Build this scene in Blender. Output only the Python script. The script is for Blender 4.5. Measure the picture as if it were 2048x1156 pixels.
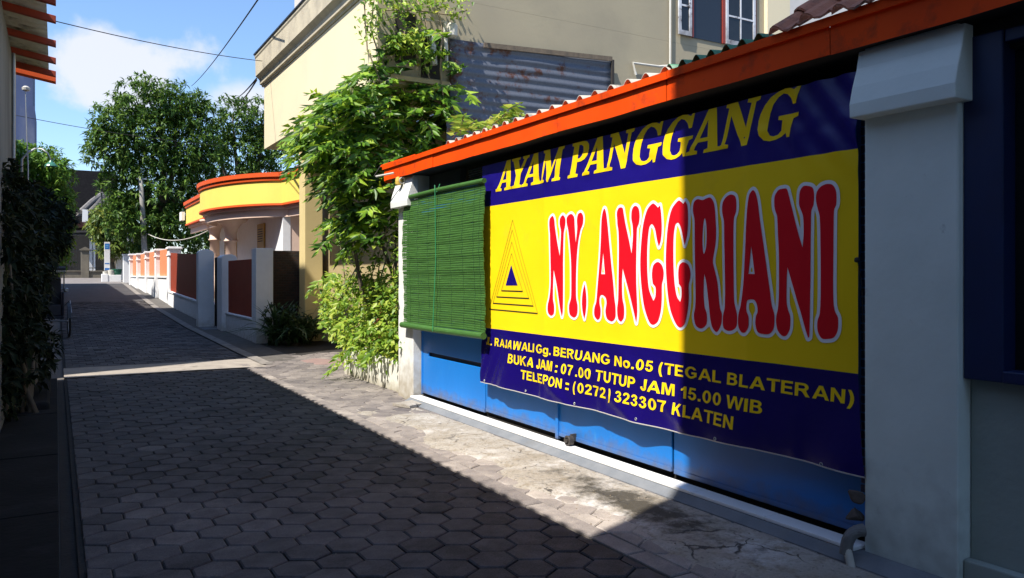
import bpy, bmesh, math, random
import numpy as np
from mathutils import Vector, Matrix

random.seed(7)
RNG = np.random.default_rng(11)
scene = bpy.context.scene
for o in list(bpy.data.objects):
    bpy.data.objects.remove(o, do_unlink=True)
COL = scene.collection

# ------------------------------------------------------------------ camera
F = 1563.0; HZ = 549.0; H = 1.49
TH = math.atan(912.0 / F); CT, ST = math.cos(TH), math.sin(TH)
cam_d = bpy.data.cameras.new('camera'); cam = bpy.data.objects.new('camera', cam_d); COL.objects.link(cam)
cam.location = (0, 0, H); cam.rotation_euler = (math.pi / 2, 0, -TH)
cam_d.sensor_width = 36.0; cam_d.lens = 36.0 * F / 2048.0
cam_d.shift_y = -29.0 / 2048.0
cam_d.clip_start = 0.05; cam_d.clip_end = 2000
scene.camera = cam

# ------------------------------------------------------------------ light
SUNR = 0.38; TANZ = 1.54
to_sun = Vector((-1, -SUNR, TANZ)).normalized()
EL = math.asin(to_sun.z); AZ = math.atan2(to_sun.x, to_sun.y)
sd = bpy.data.lights.new('sun', 'SUN'); sd.energy = 5.0; sd.angle = math.radians(0.55); sd.color = (1.0, 0.94, 0.85)
sun = bpy.data.objects.new('sun', sd); COL.objects.link(sun)
sun.location = (-20, -10, 30)
sun.rotation_euler = to_sun.to_track_quat('Z', 'Y').to_euler()
w = bpy.data.worlds.new('World'); scene.world = w; w.use_nodes = True
nt = w.node_tree; nt.nodes.clear()
def wn(t): return nt.nodes.new(t)
sky = wn('ShaderNodeTexSky'); sky.sky_type = 'NISHITA'; sky.sun_disc = False
sky.sun_elevation = EL; sky.sun_rotation = AZ; sky.air_density = 1.0; sky.dust_density = 0.6; sky.ozone_density = 3.0
bg = wn('ShaderNodeBackground'); bg.inputs['Strength'].default_value = 0.13
out = wn('ShaderNodeOutputWorld')
tc = wn('ShaderNodeTexCoord')
# cumulus bank low over the street's end (a direction in the sky) and thin veils
def cloud(direction, scale_xyz, noise_scale, lo, hi):
    mp = wn('ShaderNodeMapping'); mp.vector_type = 'POINT'
    nt.links.new(tc.outputs['Generated'], mp.inputs['Vector'])
    d = Vector(direction).normalized()
    mp.inputs['Rotation'].default_value = (0, 0, math.atan2(d.x, d.y))
    mp.inputs['Location'].default_value = (0, 0, -d.z)
    sc = wn('ShaderNodeVectorMath'); sc.operation = 'MULTIPLY'; sc.inputs[1].default_value = scale_xyz
    nt.links.new(mp.outputs[0], sc.inputs[0])
    sep = wn('ShaderNodeSeparateXYZ'); nt.links.new(sc.outputs[0], sep.inputs[0])
    cmb = wn('ShaderNodeCombineXYZ'); nt.links.new(sep.outputs['X'], cmb.inputs['X']); nt.links.new(sep.outputs['Z'], cmb.inputs['Z'])
    ln = wn('ShaderNodeVectorMath'); ln.operation = 'LENGTH'; nt.links.new(cmb.outputs[0], ln.inputs[0])
    fr = wn('ShaderNodeMath'); fr.operation = 'LESS_THAN'; fr.inputs[0].default_value = 0.0
    nt.links.new(sep.outputs['Y'], fr.inputs[1])
    nz = wn('ShaderNodeTexNoise'); nz.inputs['Scale'].default_value = noise_scale; nz.inputs['Detail'].default_value = 7; nz.inputs['Roughness'].default_value = 0.55
    nt.links.new(tc.outputs['Generated'], nz.inputs['Vector'])
    sb = wn('ShaderNodeMath'); sb.operation = 'MULTIPLY_ADD'; sb.inputs[1].default_value = 1.9; nt.links.new(nz.outputs['Fac'], sb.inputs[0])
    ng = wn('ShaderNodeMath'); ng.operation = 'MULTIPLY'; ng.inputs[1].default_value = -1.0; nt.links.new(ln.outputs['Value'], ng.inputs[0])
    nt.links.new(ng.outputs[0], sb.inputs[2])
    mr = wn('ShaderNodeMapRange'); mr.interpolation_type = 'SMOOTHSTEP'; mr.inputs['From Min'].default_value = lo; mr.inputs['From Max'].default_value = hi
    nt.links.new(sb.outputs[0], mr.inputs['Value'])
    mu = wn('ShaderNodeMath'); mu.operation = 'MULTIPLY'
    nt.links.new(mr.outputs[0], mu.inputs[0]); nt.links.new(fr.outputs[0], mu.inputs[1])
    return mu, nz
def ray(u, v):
    r = (u - 1024.0) / F; up = (HZ - v) / F
    return Vector((CT * r + ST, -ST * r + CT, up))
c1, n1 = cloud(ray(255, 128), (8.0, 1, 15.5), 10.0, 0.12, 0.50)
c2, n2 = cloud(ray(490, 200), (14.0, 1, 30.0), 9.0, 0.0, 0.7)
cs = wn('ShaderNodeMath'); cs.operation = 'MAXIMUM'; nt.links.new(c1.outputs[0], cs.inputs[0]); nt.links.new(c2.outputs[0], cs.inputs[1])
cc = wn('ShaderNodeMapRange'); cc.inputs['To Min'].default_value = 0.0; cc.inputs['To Max'].default_value = 0.88; nt.links.new(cs.outputs[0], cc.inputs['Value'])
tint = wn('ShaderNodeMix'); tint.data_type = 'RGBA'; tint.blend_type = 'MULTIPLY'; tint.inputs['Factor'].default_value = 1.0
tint.inputs['B'].default_value = (0.88, 0.965, 1.06, 1); nt.links.new(sky.outputs[0], tint.inputs['A'])
mixc = wn('ShaderNodeMix'); mixc.data_type = 'RGBA'; mixc.inputs['B'].default_value = (4.1, 4.2, 4.6, 1)
nt.links.new(cc.outputs[0], mixc.inputs['Factor']); nt.links.new(tint.outputs['Result'], mixc.inputs['A'])
nt.links.new(mixc.outputs['Result'], bg.inputs['Color']); nt.links.new(bg.outputs[0], out.inputs[0])
scene.view_settings.view_transform = 'Standard'; scene.view_settings.look = 'None'
scene.view_settings.exposure = 0.8; scene.view_settings.gamma = 1.0
scene.render.engine = 'CYCLES'
try:
    scene.cycles.max_bounces = 6; scene.cycles.diffuse_bounces = 3; scene.cycles.transparent_max_bounces = 8
except Exception: pass

# ------------------------------------------------------------------ projection helpers (where a sight line meets a real plane)
def onX(u, v, X):
    d = ray(u, v); t = X / d.x; return Vector((X, d.y * t, H + d.z * t))
def onY(u, v, Y):
    d = ray(u, v); t = Y / d.y; return Vector((d.x * t, Y, H + d.z * t))
def onZ(u, v, z):
    d = ray(u, v); t = (z - H) / d.z; return Vector((d.x * t, d.y * t, z))
def yX(u, X): return onX(u, 500, X).y
def xY(u, Y): return onY(u, 500, Y).x
GP = [(-200, 0), (14, 0), (22, .1), (30, .33), (43, .95), (52, 1.28), (60, 1.4), (400, 1.6)]
def g(y):
    for (a, b), (c, d) in zip(GP, GP[1:]):
        if y <= c:
            t = (y - a) / (c - a); return b + (d - b) * t
    return GP[-1][1]

# ------------------------------------------------------------------ object helpers
WL = {}
def thing(name, label, cat, loc=(0, 0, 0), group=None):
    o = bpy.data.objects.new(name, None); COL.objects.link(o); o.location = loc
    o.empty_display_size = 0.2
    o['label'] = label; o['category'] = cat
    if group: o['group'] = group
    WL[o.name] = Vector(loc); return o
def tag(o, label, cat, group=None):
    o['label'] = label; o['category'] = cat
    if group: o['group'] = group
    return o
def link_mesh(name, me, mats, parent=None, origin=None, smooth=False, bevel=0.0, seg=2):
    if not isinstance(mats, (list, tuple)): mats = [mats]
    for m in mats: me.materials.append(m)
    n = len(me.vertices)
    co = np.empty(n * 3, dtype=np.float64); me.vertices.foreach_get('co', co); co = co.reshape(-1, 3)
    if origin is None:
        lo = co.min(0); hi = co.max(0)
        origin = Vector(((lo[0] + hi[0]) / 2, (lo[1] + hi[1]) / 2, lo[2]))
    origin = Vector(origin)
    co -= np.array(origin); me.vertices.foreach_set('co', co.ravel()); me.update()
    o = bpy.data.objects.new(name, me); COL.objects.link(o)
    WL[o.name] = origin
    if parent is not None:
        o.parent = parent; o.location = origin - WL[parent.name]
    else:
        o.location = origin
    if smooth:
        me.polygons.foreach_set('use_smooth', [True] * len(me.polygons))
    if bevel > 0:
        b = o.modifiers.new('bevel', 'BEVEL'); b.width = bevel; b.segments = seg; b.limit_method = 'ANGLE'; b.angle_limit = math.radians(40)
    return o
class MB:
    def __init__(s): s.v = []; s.f = []; s.m = []; s.mi = 0
    def add(s, vs, fs):
        b = len(s.v); s.v += [tuple(p) for p in vs]
        for f in fs: s.f.append([i + b for i in f]); s.m.append(s.mi)
        return s
    def box(s, x0, x1, y0, y1, z0, z1):
        vs = [(x0, y0, z0), (x1, y0, z0), (x1, y1, z0), (x0, y1, z0), (x0, y0, z1), (x1, y0, z1), (x1, y1, z1), (x0, y1, z1)]
        return s.add(vs, [(0, 3, 2, 1), (4, 5, 6, 7), (0, 1, 5, 4), (1, 2, 6, 5), (2, 3, 7, 6), (3, 0, 4, 7)])
    def obox(s, c, ax, ay, az):
        c = Vector(c); ax, ay, az = Vector(ax), Vector(ay), Vector(az)
        vs = [c + ax * i + ay * j + az * k for k in (-1, 1) for (i, j) in ((-1, -1), (1, -1), (1, 1), (-1, 1))]
        return s.add(vs, [(0, 3, 2, 1), (4, 5, 6, 7), (0, 1, 5, 4), (1, 2, 6, 5), (2, 3, 7, 6), (3, 0, 4, 7)])
    def quad(s, a, b, c, d): return s.add([a, b, c, d], [(0, 1, 2, 3)])
    def sweep(s, rings, close=True, caps=True):
        n = len(rings[0]); vs = [p for r in rings for p in r]; fs = []
        for k in range(len(rings) - 1):
            for i in range(n if close else n - 1):
                j = (i + 1) % n; fs.append((k * n + i, k * n + j, (k + 1) * n + j, (k + 1) * n + i))
        if caps and close:
            fs.append(tuple(reversed(range(n)))); fs.append(tuple((len(rings) - 1) * n + i for i in range(n)))
        return s.add(vs, fs)
    def prismY(s, prof, y0, y1):   # prof: (x,z) list, extruded along Y
        return s.sweep([[(x, y0, z) for x, z in prof], [(x, y1, z) for x, z in prof]])
    def prismX(s, prof, x0, x1):   # prof: (y,z)
        return s.sweep([[(x0, y, z) for y, z in prof], [(x1, y, z) for y, z in prof]])
    def prismZ(s, prof, z0, z1):
        return s.sweep([[(x, y, z0) for x, y in prof], [(x, y, z1) for x, y in prof]])
    def tube(s, pts, r, n=8, caps=True):
        pts = [Vector(p) for p in pts]; rs = r if isinstance(r, (list, tuple)) else [r] * len(pts)
        rings = []; ref = None
        for i, p in enumerate(pts):
            t = (pts[min(i + 1, len(pts) - 1)] - pts[max(i - 1, 0)])
            if t.length < 1e-9: t = Vector((0, 0, 1))
            t.normalize()
            if ref is None: ref = Vector((0, 0, 1)) if abs(t.z) < .9 else Vector((1, 0, 0))
            a = ref.cross(t)
            if a.length < 1e-6: a = Vector((1, 0, 0)).cross(t)
            a.normalize(); b = t.cross(a); ref = b.cross(t) * -1 if False else ref
            rings.append([p + (a * math.cos(2 * math.pi * k / n) + b * math.sin(2 * math.pi * k / n)) * rs[i] for k in range(n)])
        return s.sweep(rings, True, caps)
    def lathe(s, c, prof, n=20):   # prof (r,z)
        rings = [[(c[0] + r * math.cos(2 * math.pi * k / n), c[1] + r * math.sin(2 * math.pi * k / n), c[2] + z) for k in range(n)] for r, z in prof]
        return s.sweep(rings, True, True)
    def torus(s, c, ax, R, r, n=28, m=8):
        c = Vector(c); ax = Vector(ax).normalized(); a = ax.orthogonal().normalized(); b = ax.cross(a)
        vs = []; fs = []
        for i in range(n):
            t = 2 * math.pi * i / n; d = a * math.cos(t) + b * math.sin(t)
            for j in range(m):
                q = 2 * math.pi * j / m; vs.append(c + d * (R + r * math.cos(q)) + ax * (r * math.sin(q)))
        for i in range(n):
            for j in range(m):
                fs.append((i * m + j, ((i + 1) % n) * m + j, ((i + 1) % n) * m + (j + 1) % m, i * m + (j + 1) % m))
        return s.add(vs, fs)
    def mesh(s, name):
        me = bpy.data.meshes.new(name); me.from_pydata(s.v, [], s.f)
        if any(s.m): me.polygons.foreach_set('material_index', s.m)
        me.update(); return me
    def build(s, name, mats, parent=None, **k): return link_mesh(name, s.mesh(name), mats, parent, **k)
def struct(o): o['kind'] = 'structure'; return o
def fixnormals(o):
    bm = bmesh.new(); bm.from_mesh(o.data); bmesh.ops.recalc_face_normals(bm, faces=bm.faces); bm.to_mesh(o.data); bm.free(); return o

# ------------------------------------------------------------------ materials
MATS = {}
def _bsdf(name):
    m = bpy.data.materials.new(name); m.use_nodes = True
    t = m.node_tree; b = t.nodes['Principled BSDF']; return m, t, b
def paint(name, c1, c2=None, rough=.6, scale=6.0, bump=.0, bscale=40.0, spec=.5, dirt=None, dirt_scale=1.5, dirt_lo=.55, dirt_hi=.75, metal=0.0, stretch=None, detail=6, bdist=.01, lowdirt=None, coat=0.0):
    """surface colour wandering between c1 and c2, stains of colour dirt, fine bump; lowdirt=(colour, z0, z1): splash stain near the ground"""
    m, t, b = _bsdf(name); N = t.nodes.new; L = t.links.new
    geo = N('ShaderNodeNewGeometry'); pos = geo.outputs['Position']
    if stretch:
        vm = N('ShaderNodeVectorMath'); vm.operation = 'MULTIPLY'; vm.inputs[1].default_value = stretch; L(pos, vm.inputs[0]); pos2 = vm.outputs[0]
    else: pos2 = pos
    n1 = N('ShaderNodeTexNoise'); n1.inputs['Scale'].default_value = scale; n1.inputs['Detail'].default_value = detail; L(pos2, n1.inputs['Vector'])
    mx = N('ShaderNodeMix'); mx.data_type = 'RGBA'
    mr = N('ShaderNodeMapRange'); mr.inputs['From Min'].default_value = .3; mr.inputs['From Max'].default_value = .7; L(n1.outputs['Fac'], mr.inputs['Value'])
    L(mr.outputs[0], mx.inputs['Factor']); mx.inputs['A'].default_value = (*c1, 1); mx.inputs['B'].default_value = (*(c2 or c1), 1)
    col = mx.outputs['Result']
    if dirt:
        n2 = N('ShaderNodeTexNoise'); n2.inputs['Scale'].default_value = dirt_scale; n2.inputs['Detail'].default_value = 8; n2.inputs['Roughness'].default_value = .65; L(pos2, n2.inputs['Vector'])
        m2 = N('ShaderNodeMapRange'); m2.inputs['From Min'].default_value = dirt_lo; m2.inputs['From Max'].default_value = dirt_hi; L(n2.outputs['Fac'], m2.inputs['Value'])
        x2 = N('ShaderNodeMix'); x2.data_type = 'RGBA'; L(m2.outputs[0], x2.inputs['Factor']); L(col, x2.inputs['A']); x2.inputs['B'].default_value = (*dirt, 1); col = x2.outputs['Result']
    if lowdirt:
        sp = N('ShaderNodeSeparateXYZ'); L(pos, sp.inputs[0])
        n3 = N('ShaderNodeTexNoise'); n3.inputs['Scale'].default_value = 9; n3.inputs['Detail'].default_value = 8; L(pos, n3.inputs['Vector'])
        ma = N('ShaderNodeMath'); ma.operation = 'MULTIPLY_ADD'; ma.inputs[1].default_value = -(lowdirt[2] - lowdirt[1]) * 1.6; L(n3.outputs['Fac'], ma.inputs[0])
        ad = N('ShaderNodeMath'); ad.operation = 'ADD'; L(sp.outputs['Z'], ad.inputs[0]); ad.inputs[1].default_value = (lowdirt[2] - lowdirt[1]) * .8
        L(ad.outputs[0], ma.inputs[2])
        m3 = N('ShaderNodeMapRange'); m3.inputs['From Min'].default_value = lowdirt[1]; m3.inputs['From Max'].default_value = lowdirt[2]; m3.inputs['To Min'].default_value = .85; m3.inputs['To Max'].default_value = 0; L(ma.outputs[0], m3.inputs['Value'])
        x3 = N('ShaderNodeMix'); x3.data_type = 'RGBA'; L(m3.outputs[0], x3.inputs['Factor']); L(col, x3.inputs['A']); x3.inputs['B'].default_value = (*lowdirt[0], 1); col = x3.outputs['Result']
    L(col, b.inputs['Base Color'])
    b.inputs['Roughness'].default_value = rough; b.inputs['Specular IOR Level'].default_value = spec; b.inputs['Metallic'].default_value = metal
    if coat: b.inputs['Coat Weight'].default_value = coat; b.inputs['Coat Roughness'].default_value = .2
    if bump:
        nb = N('ShaderNodeTexNoise'); nb.inputs['Scale'].default_value = bscale; nb.inputs['Detail'].default_value = 8; L(pos, nb.inputs['Vector'])
        bp = N('ShaderNodeBump'); bp.inputs['Strength'].default_value = bump; bp.inputs['Distance'].default_value = bdist; L(nb.outputs['Fac'], bp.inputs['Height']); L(bp.outputs[0], b.inputs['Normal'])
    MATS[name] = m; return m
def leafmat(name, cols, trans=.35, rough=.45, spec=.4):
    m, t, b = _bsdf(name); N = t.nodes.new; L = t.links.new
    geo = N('ShaderNodeNewGeometry'); rp = N('ShaderNodeValToRGB'); L(geo.outputs['Random Per Island'], rp.inputs[0])
    e = rp.color_ramp.elements
    while len(e) < len(cols): e.new(.5)
    for i, c in enumerate(cols): e[i].position = i / max(1, len(cols) - 1); e[i].color = (*c, 1)
    L(rp.outputs[0], b.inputs['Base Color']); b.inputs['Roughness'].default_value = rough; b.inputs['Specular IOR Level'].default_value = spec
    tr = N('ShaderNodeBsdfTranslucent'); hs = N('ShaderNodeHueSaturation'); hs.inputs['Value'].default_value = 1.6; hs.inputs['Hue'].default_value = .48
    L(rp.outputs[0], hs.inputs['Color']); L(hs.outputs[0], tr.inputs['Color'])
    ms = N('ShaderNodeMixShader'); ms.inputs[0].default_value = trans
    L(b.outputs[0], ms.inputs[1]); L(tr.outputs[0], ms.inputs[2]); L(ms.outputs[0], t.nodes['Material Output'].inputs['Surface'])
    return m
from mathutils import noise as mnoise
try: scene.cycles.use_denoising = True
except Exception: pass
# palette of real surfaces
M_whiteB = paint('bluish_white_paint', (.74, .82, .78), (.66, .74, .70), rough=.7, scale=3, bump=.35, bscale=7, bdist=.012, dirt=(.34, .38, .36), dirt_scale=7, dirt_lo=.66, dirt_hi=.8, lowdirt=((.40, .44, .41), -.1, .5))
M_whiteC = paint('eave_shade_wall_paint', (.33, .385, .36), (.28, .33, .31), rough=.75, scale=3, bump=.3, bscale=22, dirt=(.17, .19, .18), dirt_scale=3, dirt_lo=.6, dirt_hi=.8)  # darker than the pillar white: shade of the eaves mixed into the colour
M_white = paint('white_limewash', (.74, .74, .70), (.66, .66, .63), rough=.75, bump=.25, bscale=60, dirt=(.42, .40, .34), dirt_scale=2.5, dirt_lo=.6, dirt_hi=.85, lowdirt=((.30, .25, .17), 0.0, .55))
M_whitewall = paint('white_masonry_paint', (.80, .80, .80), (.74, .74, .74), rough=.7, bump=.2, bscale=50, lowdirt=((.40, .36, .30), -.1, .35))
M_greywall = paint('darker_beige_plaster', (.37, .32, .215), (.335, .29, .20), rough=.8, scale=1.2, bump=.15, bscale=25, dirt=(.27, .24, .17), dirt_scale=.9, dirt_lo=.5, dirt_hi=.9)  # base colour darker and greyer than the cream overhang
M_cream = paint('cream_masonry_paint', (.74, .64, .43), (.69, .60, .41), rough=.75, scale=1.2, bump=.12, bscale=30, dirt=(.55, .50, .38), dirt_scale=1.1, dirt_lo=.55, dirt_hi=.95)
M_creamtrim = paint('weathered_cornice', (.46, .41, .31), (.55, .49, .36), rough=.8, scale=3, bump=.3, bscale=30, dirt=(.22, .20, .16), dirt_scale=2.2, dirt_lo=.5, dirt_hi=.85)
M_creampale = paint('pale_plaster', (.60, .58, .55), (.54, .52, .50), rough=.8, bump=.1)
M_ochre = paint('ochre_column_paint', (.66, .53, .25), (.60, .48, .23), rough=.75, scale=2, bump=.15, bscale=30, dirt=(.42, .34, .18), dirt_scale=1.5, dirt_lo=.6, dirt_hi=.9)
M_orange = paint('orange_sheet_paint', (.84, .078, .004), (.74, .062, .004), rough=.55, spec=.12, scale=2.2, bump=.14, bscale=6, bdist=.02, dirt=(.36, .045, .012), dirt_scale=5, dirt_lo=.54, dirt_hi=.72)
M_blue = paint('blue_gate_paint', (.005, .17, .56), (.005, .145, .49), rough=.40, scale=2.2, bump=.16, bscale=5, bdist=.02, dirt=(.06, .24, .50), dirt_scale=8, dirt_lo=.62, dirt_hi=.80, stretch=(1, 1, .3), lowdirt=((.10, .09, .09), .06, .20))
M_bluedark = paint('blue_frame_paint', (.004, .018, .085), (.004, .015, .07), rough=.45)
M_dark = paint('dark_timber', (.022, .018, .015), (.03, .025, .02), rough=.8, scale=8)
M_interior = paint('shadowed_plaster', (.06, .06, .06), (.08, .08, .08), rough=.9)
M_glass = paint('dark_window_glass', (.012, .014, .016), (.018, .02, .022), rough=.08, spec=.5)
M_green = paint('green_bamboo', (.055, .145, .030), (.038, .105, .024), rough=.5, scale=16, stretch=(1, .35, 3), bump=.2, bscale=70, dirt=(.10, .20, .07), dirt_scale=9, dirt_lo=.6, dirt_hi=.8, spec=.3)
M_greencord = paint('green_cord', (.02, .22, .08), rough=.7)
M_tile = paint('white_floor_tile', (.80, .80, .80), (.74, .74, .73), rough=.3, scale=5, dirt=(.5, .48, .44), dirt_scale=6, dirt_lo=.66, dirt_hi=.82)
M_cement = paint('blue_grey_cement', (.13, .145, .165), (.19, .20, .215), rough=.9, scale=5, bump=.4, bscale=60, dirt=(.14, .14, .14), dirt_scale=3)
M_asb = paint('weathered_fibre_cement', (.46, .44, .38), (.32, .30, .26), rough=.9, scale=8, bump=.4, bscale=60, dirt=(.10, .095, .085), dirt_scale=5, dirt_lo=.52, dirt_hi=.7)
M_greensheet = paint('green_plastic_sheet', (.02, .16, .07), (.03, .22, .10), rough=.5, scale=10, dirt=(.30, .33, .30), dirt_scale=9, dirt_lo=.55, dirt_hi=.7)
M_clay = paint('clay_tile', (.50, .19, .10), (.38, .135, .07), rough=.85, scale=9, bump=.35, bscale=60, dirt=(.08, .055, .045), dirt_scale=7, dirt_lo=.5, dirt_hi=.72)
M_claydark = paint('mossy_clay_tile', (.085, .05, .035), (.05, .035, .028), rough=.9, scale=5, dirt=(.03, .028, .025), dirt_scale=4)
M_steel = paint('galvanised_pipe', (.42, .43, .44), (.34, .35, .36), rough=.45, metal=.6)
M_rubber = paint('black_rubber', (.018, .018, .018), rough=.7)
M_blackmetal = paint('black_painted_metal', (.015, .015, .018), rough=.4, spec=.5)
M_pvc = paint('grey_pvc', (.52, .50, .44), (.45, .43, .38), rough=.5)
M_soil = paint('dark_soil', (.035, .028, .02), (.05, .04, .03), rough=.95, scale=20)
M_terra = paint('terracotta', (.36, .105, .05), (.28, .085, .04), rough=.85, scale=9, bump=.2)
M_bark = paint('grey_bark', (.17, .13, .09), (.10, .08, .06), rough=.9, scale=14, stretch=(1, 1, .25), bump=.5, bscale=40)
M_twig = paint('dry_twig', (.34, .27, .18), (.22, .17, .11), rough=.9, scale=14)

# ------------------------------------------------------------------ ground
def grid_sheet(xs, ys, zf):
    nx, ny = len(xs), len(ys)
    vs = [(x, y, zf(x, y)) for y in ys for x in xs]
    fs = [(j * nx + i, j * nx + i + 1, (j + 1) * nx + i + 1, (j + 1) * nx + i) for j in range(ny - 1) for i in range(nx - 1)]
    m = MB(); m.add(vs, fs); return m
M_ground = paint('bare_earth', (.16, .14, .12), (.10, .09, .08), rough=.95, scale=.8, bump=.4, bscale=8)
ys = [-80, -20, 0, 6, 10, 14, 18, 22, 26, 30, 34, 38, 43, 47, 52, 60, 90, 160, 300, 500]
xs = [-400, -80, -20, -8, -2, 0, 2, 4, 6, 10, 20, 80, 400]
struct(grid_sheet(xs, ys, lambda x, y: g(y) - .035).build('ground', M_ground))

# hexagonal pavers, flats towards the walls; each stone a little out of true
def pavmat():
    m, t, b = _bsdf('hexagon_pavers'); N = t.nodes.new; L = t.links.new
    at = N('ShaderNodeAttribute'); at.attribute_name = 'tone'
    geo = N('ShaderNodeNewGeometry')
    n1 = N('ShaderNodeTexNoise'); n1.inputs['Scale'].default_value = 5; n1.inputs['Detail'].default_value = 9; n1.inputs['Roughness'].default_value = .7; L(geo.outputs['Position'], n1.inputs['Vector'])
    n2 = N('ShaderNodeTexNoise'); n2.inputs['Scale'].default_value = 130; n2.inputs['Detail'].default_value = 4; L(geo.outputs['Position'], n2.inputs['Vector'])
    a = N('ShaderNodeMath'); a.operation = 'MULTIPLY_ADD'; a.inputs[1].default_value = .55; L(n1.outputs['Fac'], a.inputs[0]); L(at.outputs['Fac'], a.inputs[2])
    n3 = N('ShaderNodeTexNoise'); n3.inputs['Scale'].default_value = 1.1; n3.inputs['Detail'].default_value = 6; n3.inputs['Roughness'].default_value = .7; L(geo.outputs['Position'], n3.inputs['Vector'])
    a0 = N('ShaderNodeMath'); a0.operation = 'MULTIPLY_ADD'; a0.inputs[1].default_value = .34; L(n3.outputs['Fac'], a0.inputs[0]); L(a.outputs[0], a0.inputs[2])
    as_ = N('ShaderNodeMath'); as_.operation = 'SUBTRACT'; as_.inputs[1].default_value = .17; L(a0.outputs[0], as_.inputs[0]); a = as_
    a2 = N('ShaderNodeMath'); a2.operation = 'MULTIPLY_ADD'; a2.inputs[1].default_value = .35; L(n2.outputs['Fac'], a2.inputs[0]); L(a.outputs[0], a2.inputs[2])
    r = N('ShaderNodeValToRGB'); e = r.color_ramp.elements
    e[0].position = .30; e[0].color = (.030, .027, .028, 1); e[1].position = 1.0; e[1].color = (.42, .37, .32, 1)
    q = e.new(.55); q.color = (.105, .093, .092, 1); q = e.new(.8); q.color = (.24, .21, .19, 1)
    L(a2.outputs[0], r.inputs[0]); L(r.outputs[0], b.inputs['Base Color'])
    b.inputs['Roughness'].default_value = .8; b.inputs['Specular IOR Level'].default_value = .35
    bp = N('ShaderNodeBump'); bp.inputs['Strength'].default_value = .35; bp.inputs['Distance'].default_value = .004; L(n2.outputs['Fac'], bp.inputs['Height']); L(bp.outputs[0], b.inputs['Normal'])
    return m
M_pav = pavmat()
def clipx(poly, x0, x1):
    def cl(p, f):
        o = []
        for i in range(len(p)):
            a, b = p[i], p[(i + 1) % len(p)]; fa, fb = f(a), f(b)
            if fa >= 0: o.append(a)
            if fa * fb < 0:
                t = fa / (fa - fb); o.append((a[0] + (b[0] - a[0]) * t, a[1] + (b[1] - a[1]) * t))
        return o
    poly = cl(poly, lambda p: p[0] - x0)
    return cl(poly, lambda p: x1 - p[0]) if len(poly) > 2 else []
def paver(m, tones, poly, z, tone, inset=.007, tilt=(0, 0)):
    cx = sum(p[0] for p in poly) / len(poly); cy = sum(p[1] for p in poly) / len(poly); n = len(poly)
    def sh(p, d):
        vx, vy = p[0] - cx, p[1] - cy; l = math.hypot(vx, vy) or 1; return (p[0] - vx / l * d, p[1] - vy / l * d)
    def zz(p): return z + (p[0] - cx) * tilt[0] + (p[1] - cy) * tilt[1]
    lo = [sh(p, inset * .35) for p in poly]; mid = [sh(p, inset * .7) for p in poly]; hi = [sh(p, inset * 1.9) for p in poly]
    b = len(m.v)
    m.add([(x, y, zz((x, y)) - .03) for x, y in lo] + [(x, y, zz((x, y)) - .006) for x, y in mid] + [(x, y, zz((x, y))) for x, y in hi],
          [tuple(range(2 * n, 3 * n))] + [(i, (i + 1) % n, n + (i + 1) % n, n + i) for i in range(n)] + [(n + i, n + (i + 1) % n, 2 * n + (i + 1) % n, 2 * n + i) for i in range(n)])
    tones += [tone] * (3 * n)
def add_tone(o, tones):
    a = o.data.attributes.new('tone', 'FLOAT', 'POINT'); a.data.foreach_set('value', tones)
R_ = .23 / math.sqrt(3); PX0, PX1, SX0, SX1 = .13, 2.60, 2.615, 2.745
m = MB(); tones = []
def hexes(x0, x1, y0, y1, tonef):
    j = 0; y = y0
    while y < y1:
        x = x0 - .23 + (.115 if j % 2 else 0)
        while x < x1 + .23:
            poly = [(x + R_ * math.cos(math.radians(30 + 60 * k)), y + R_ * math.sin(math.radians(30 + 60 * k))) for k in range(6)]
            poly = clipx(poly, x0, x1)
            if len(poly) > 2:
                ar = max(p[0] for p in poly) - min(p[0] for p in poly)
                if ar > .03: paver(m, tones, poly, random.gauss(0, .0016), tonef(x, y), tilt=(random.gauss(0, .007), random.gauss(0, .007)), inset=random.uniform(.0062, .0085))
            x += .23
        y += 1.5 * R_; j += 1
def t_street(x, y):
    t = random.gauss(-.065, .03) + (random.choice((-.08, .08)) if random.random() < .04 else 0)
    # trodden, paler patch on the left half a few metres up the street
    t += .16 * math.exp(-((x - .55) / .55) ** 2 - ((y - 4.9) / 1.0) ** 2) + .12 * math.exp(-((x - 1.5) / .5) ** 2 - ((y - 4.6) / .7) ** 2)
    return t
hexes(PX0, PX1, -1.2, 12.8, t_street)
def t_side(x, y): return random.gauss(.24, .05) + (.10 if y < 7.8 else 0)
hexes(SX1 + .01, 3.62, 0.3, 9.0, t_side)
hexes(SX1 + .01, 5.4, 9.0, 17.6, lambda x, y: random.gauss(.22, .05))
o = m.build('paving', M_pav, origin=(0, 0, 0)); add_tone(o, tones); struct(o)
# border course of oblong stones
m = MB(); tones = []
y = -1.0
while y < 13.2:
    l = random.uniform(.30, .36)
    paver(m, tones, [(SX0, y), (SX1, y), (SX1, y + l), (SX0, y + l)], random.gauss(.004, .002), random.gauss(.30, .05), inset=.006)
    y += l + .004
o = m.build('kerb_course', M_pav, origin=(0, 0, 0)); add_tone(o, tones); struct(o)
# joint bed under the stones
M_joint = paint('joint_dirt', (.014, .012, .011), (.026, .023, .02), rough=1, scale=12, bump=.4)
struct(grid_sheet([.10, 1, 2, 2.8, 4, 5.5], [-1.5, 4, 9, 13.3, 17.8], lambda x, y: g(y) - .014).build('joint_bed', M_joint))
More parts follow.
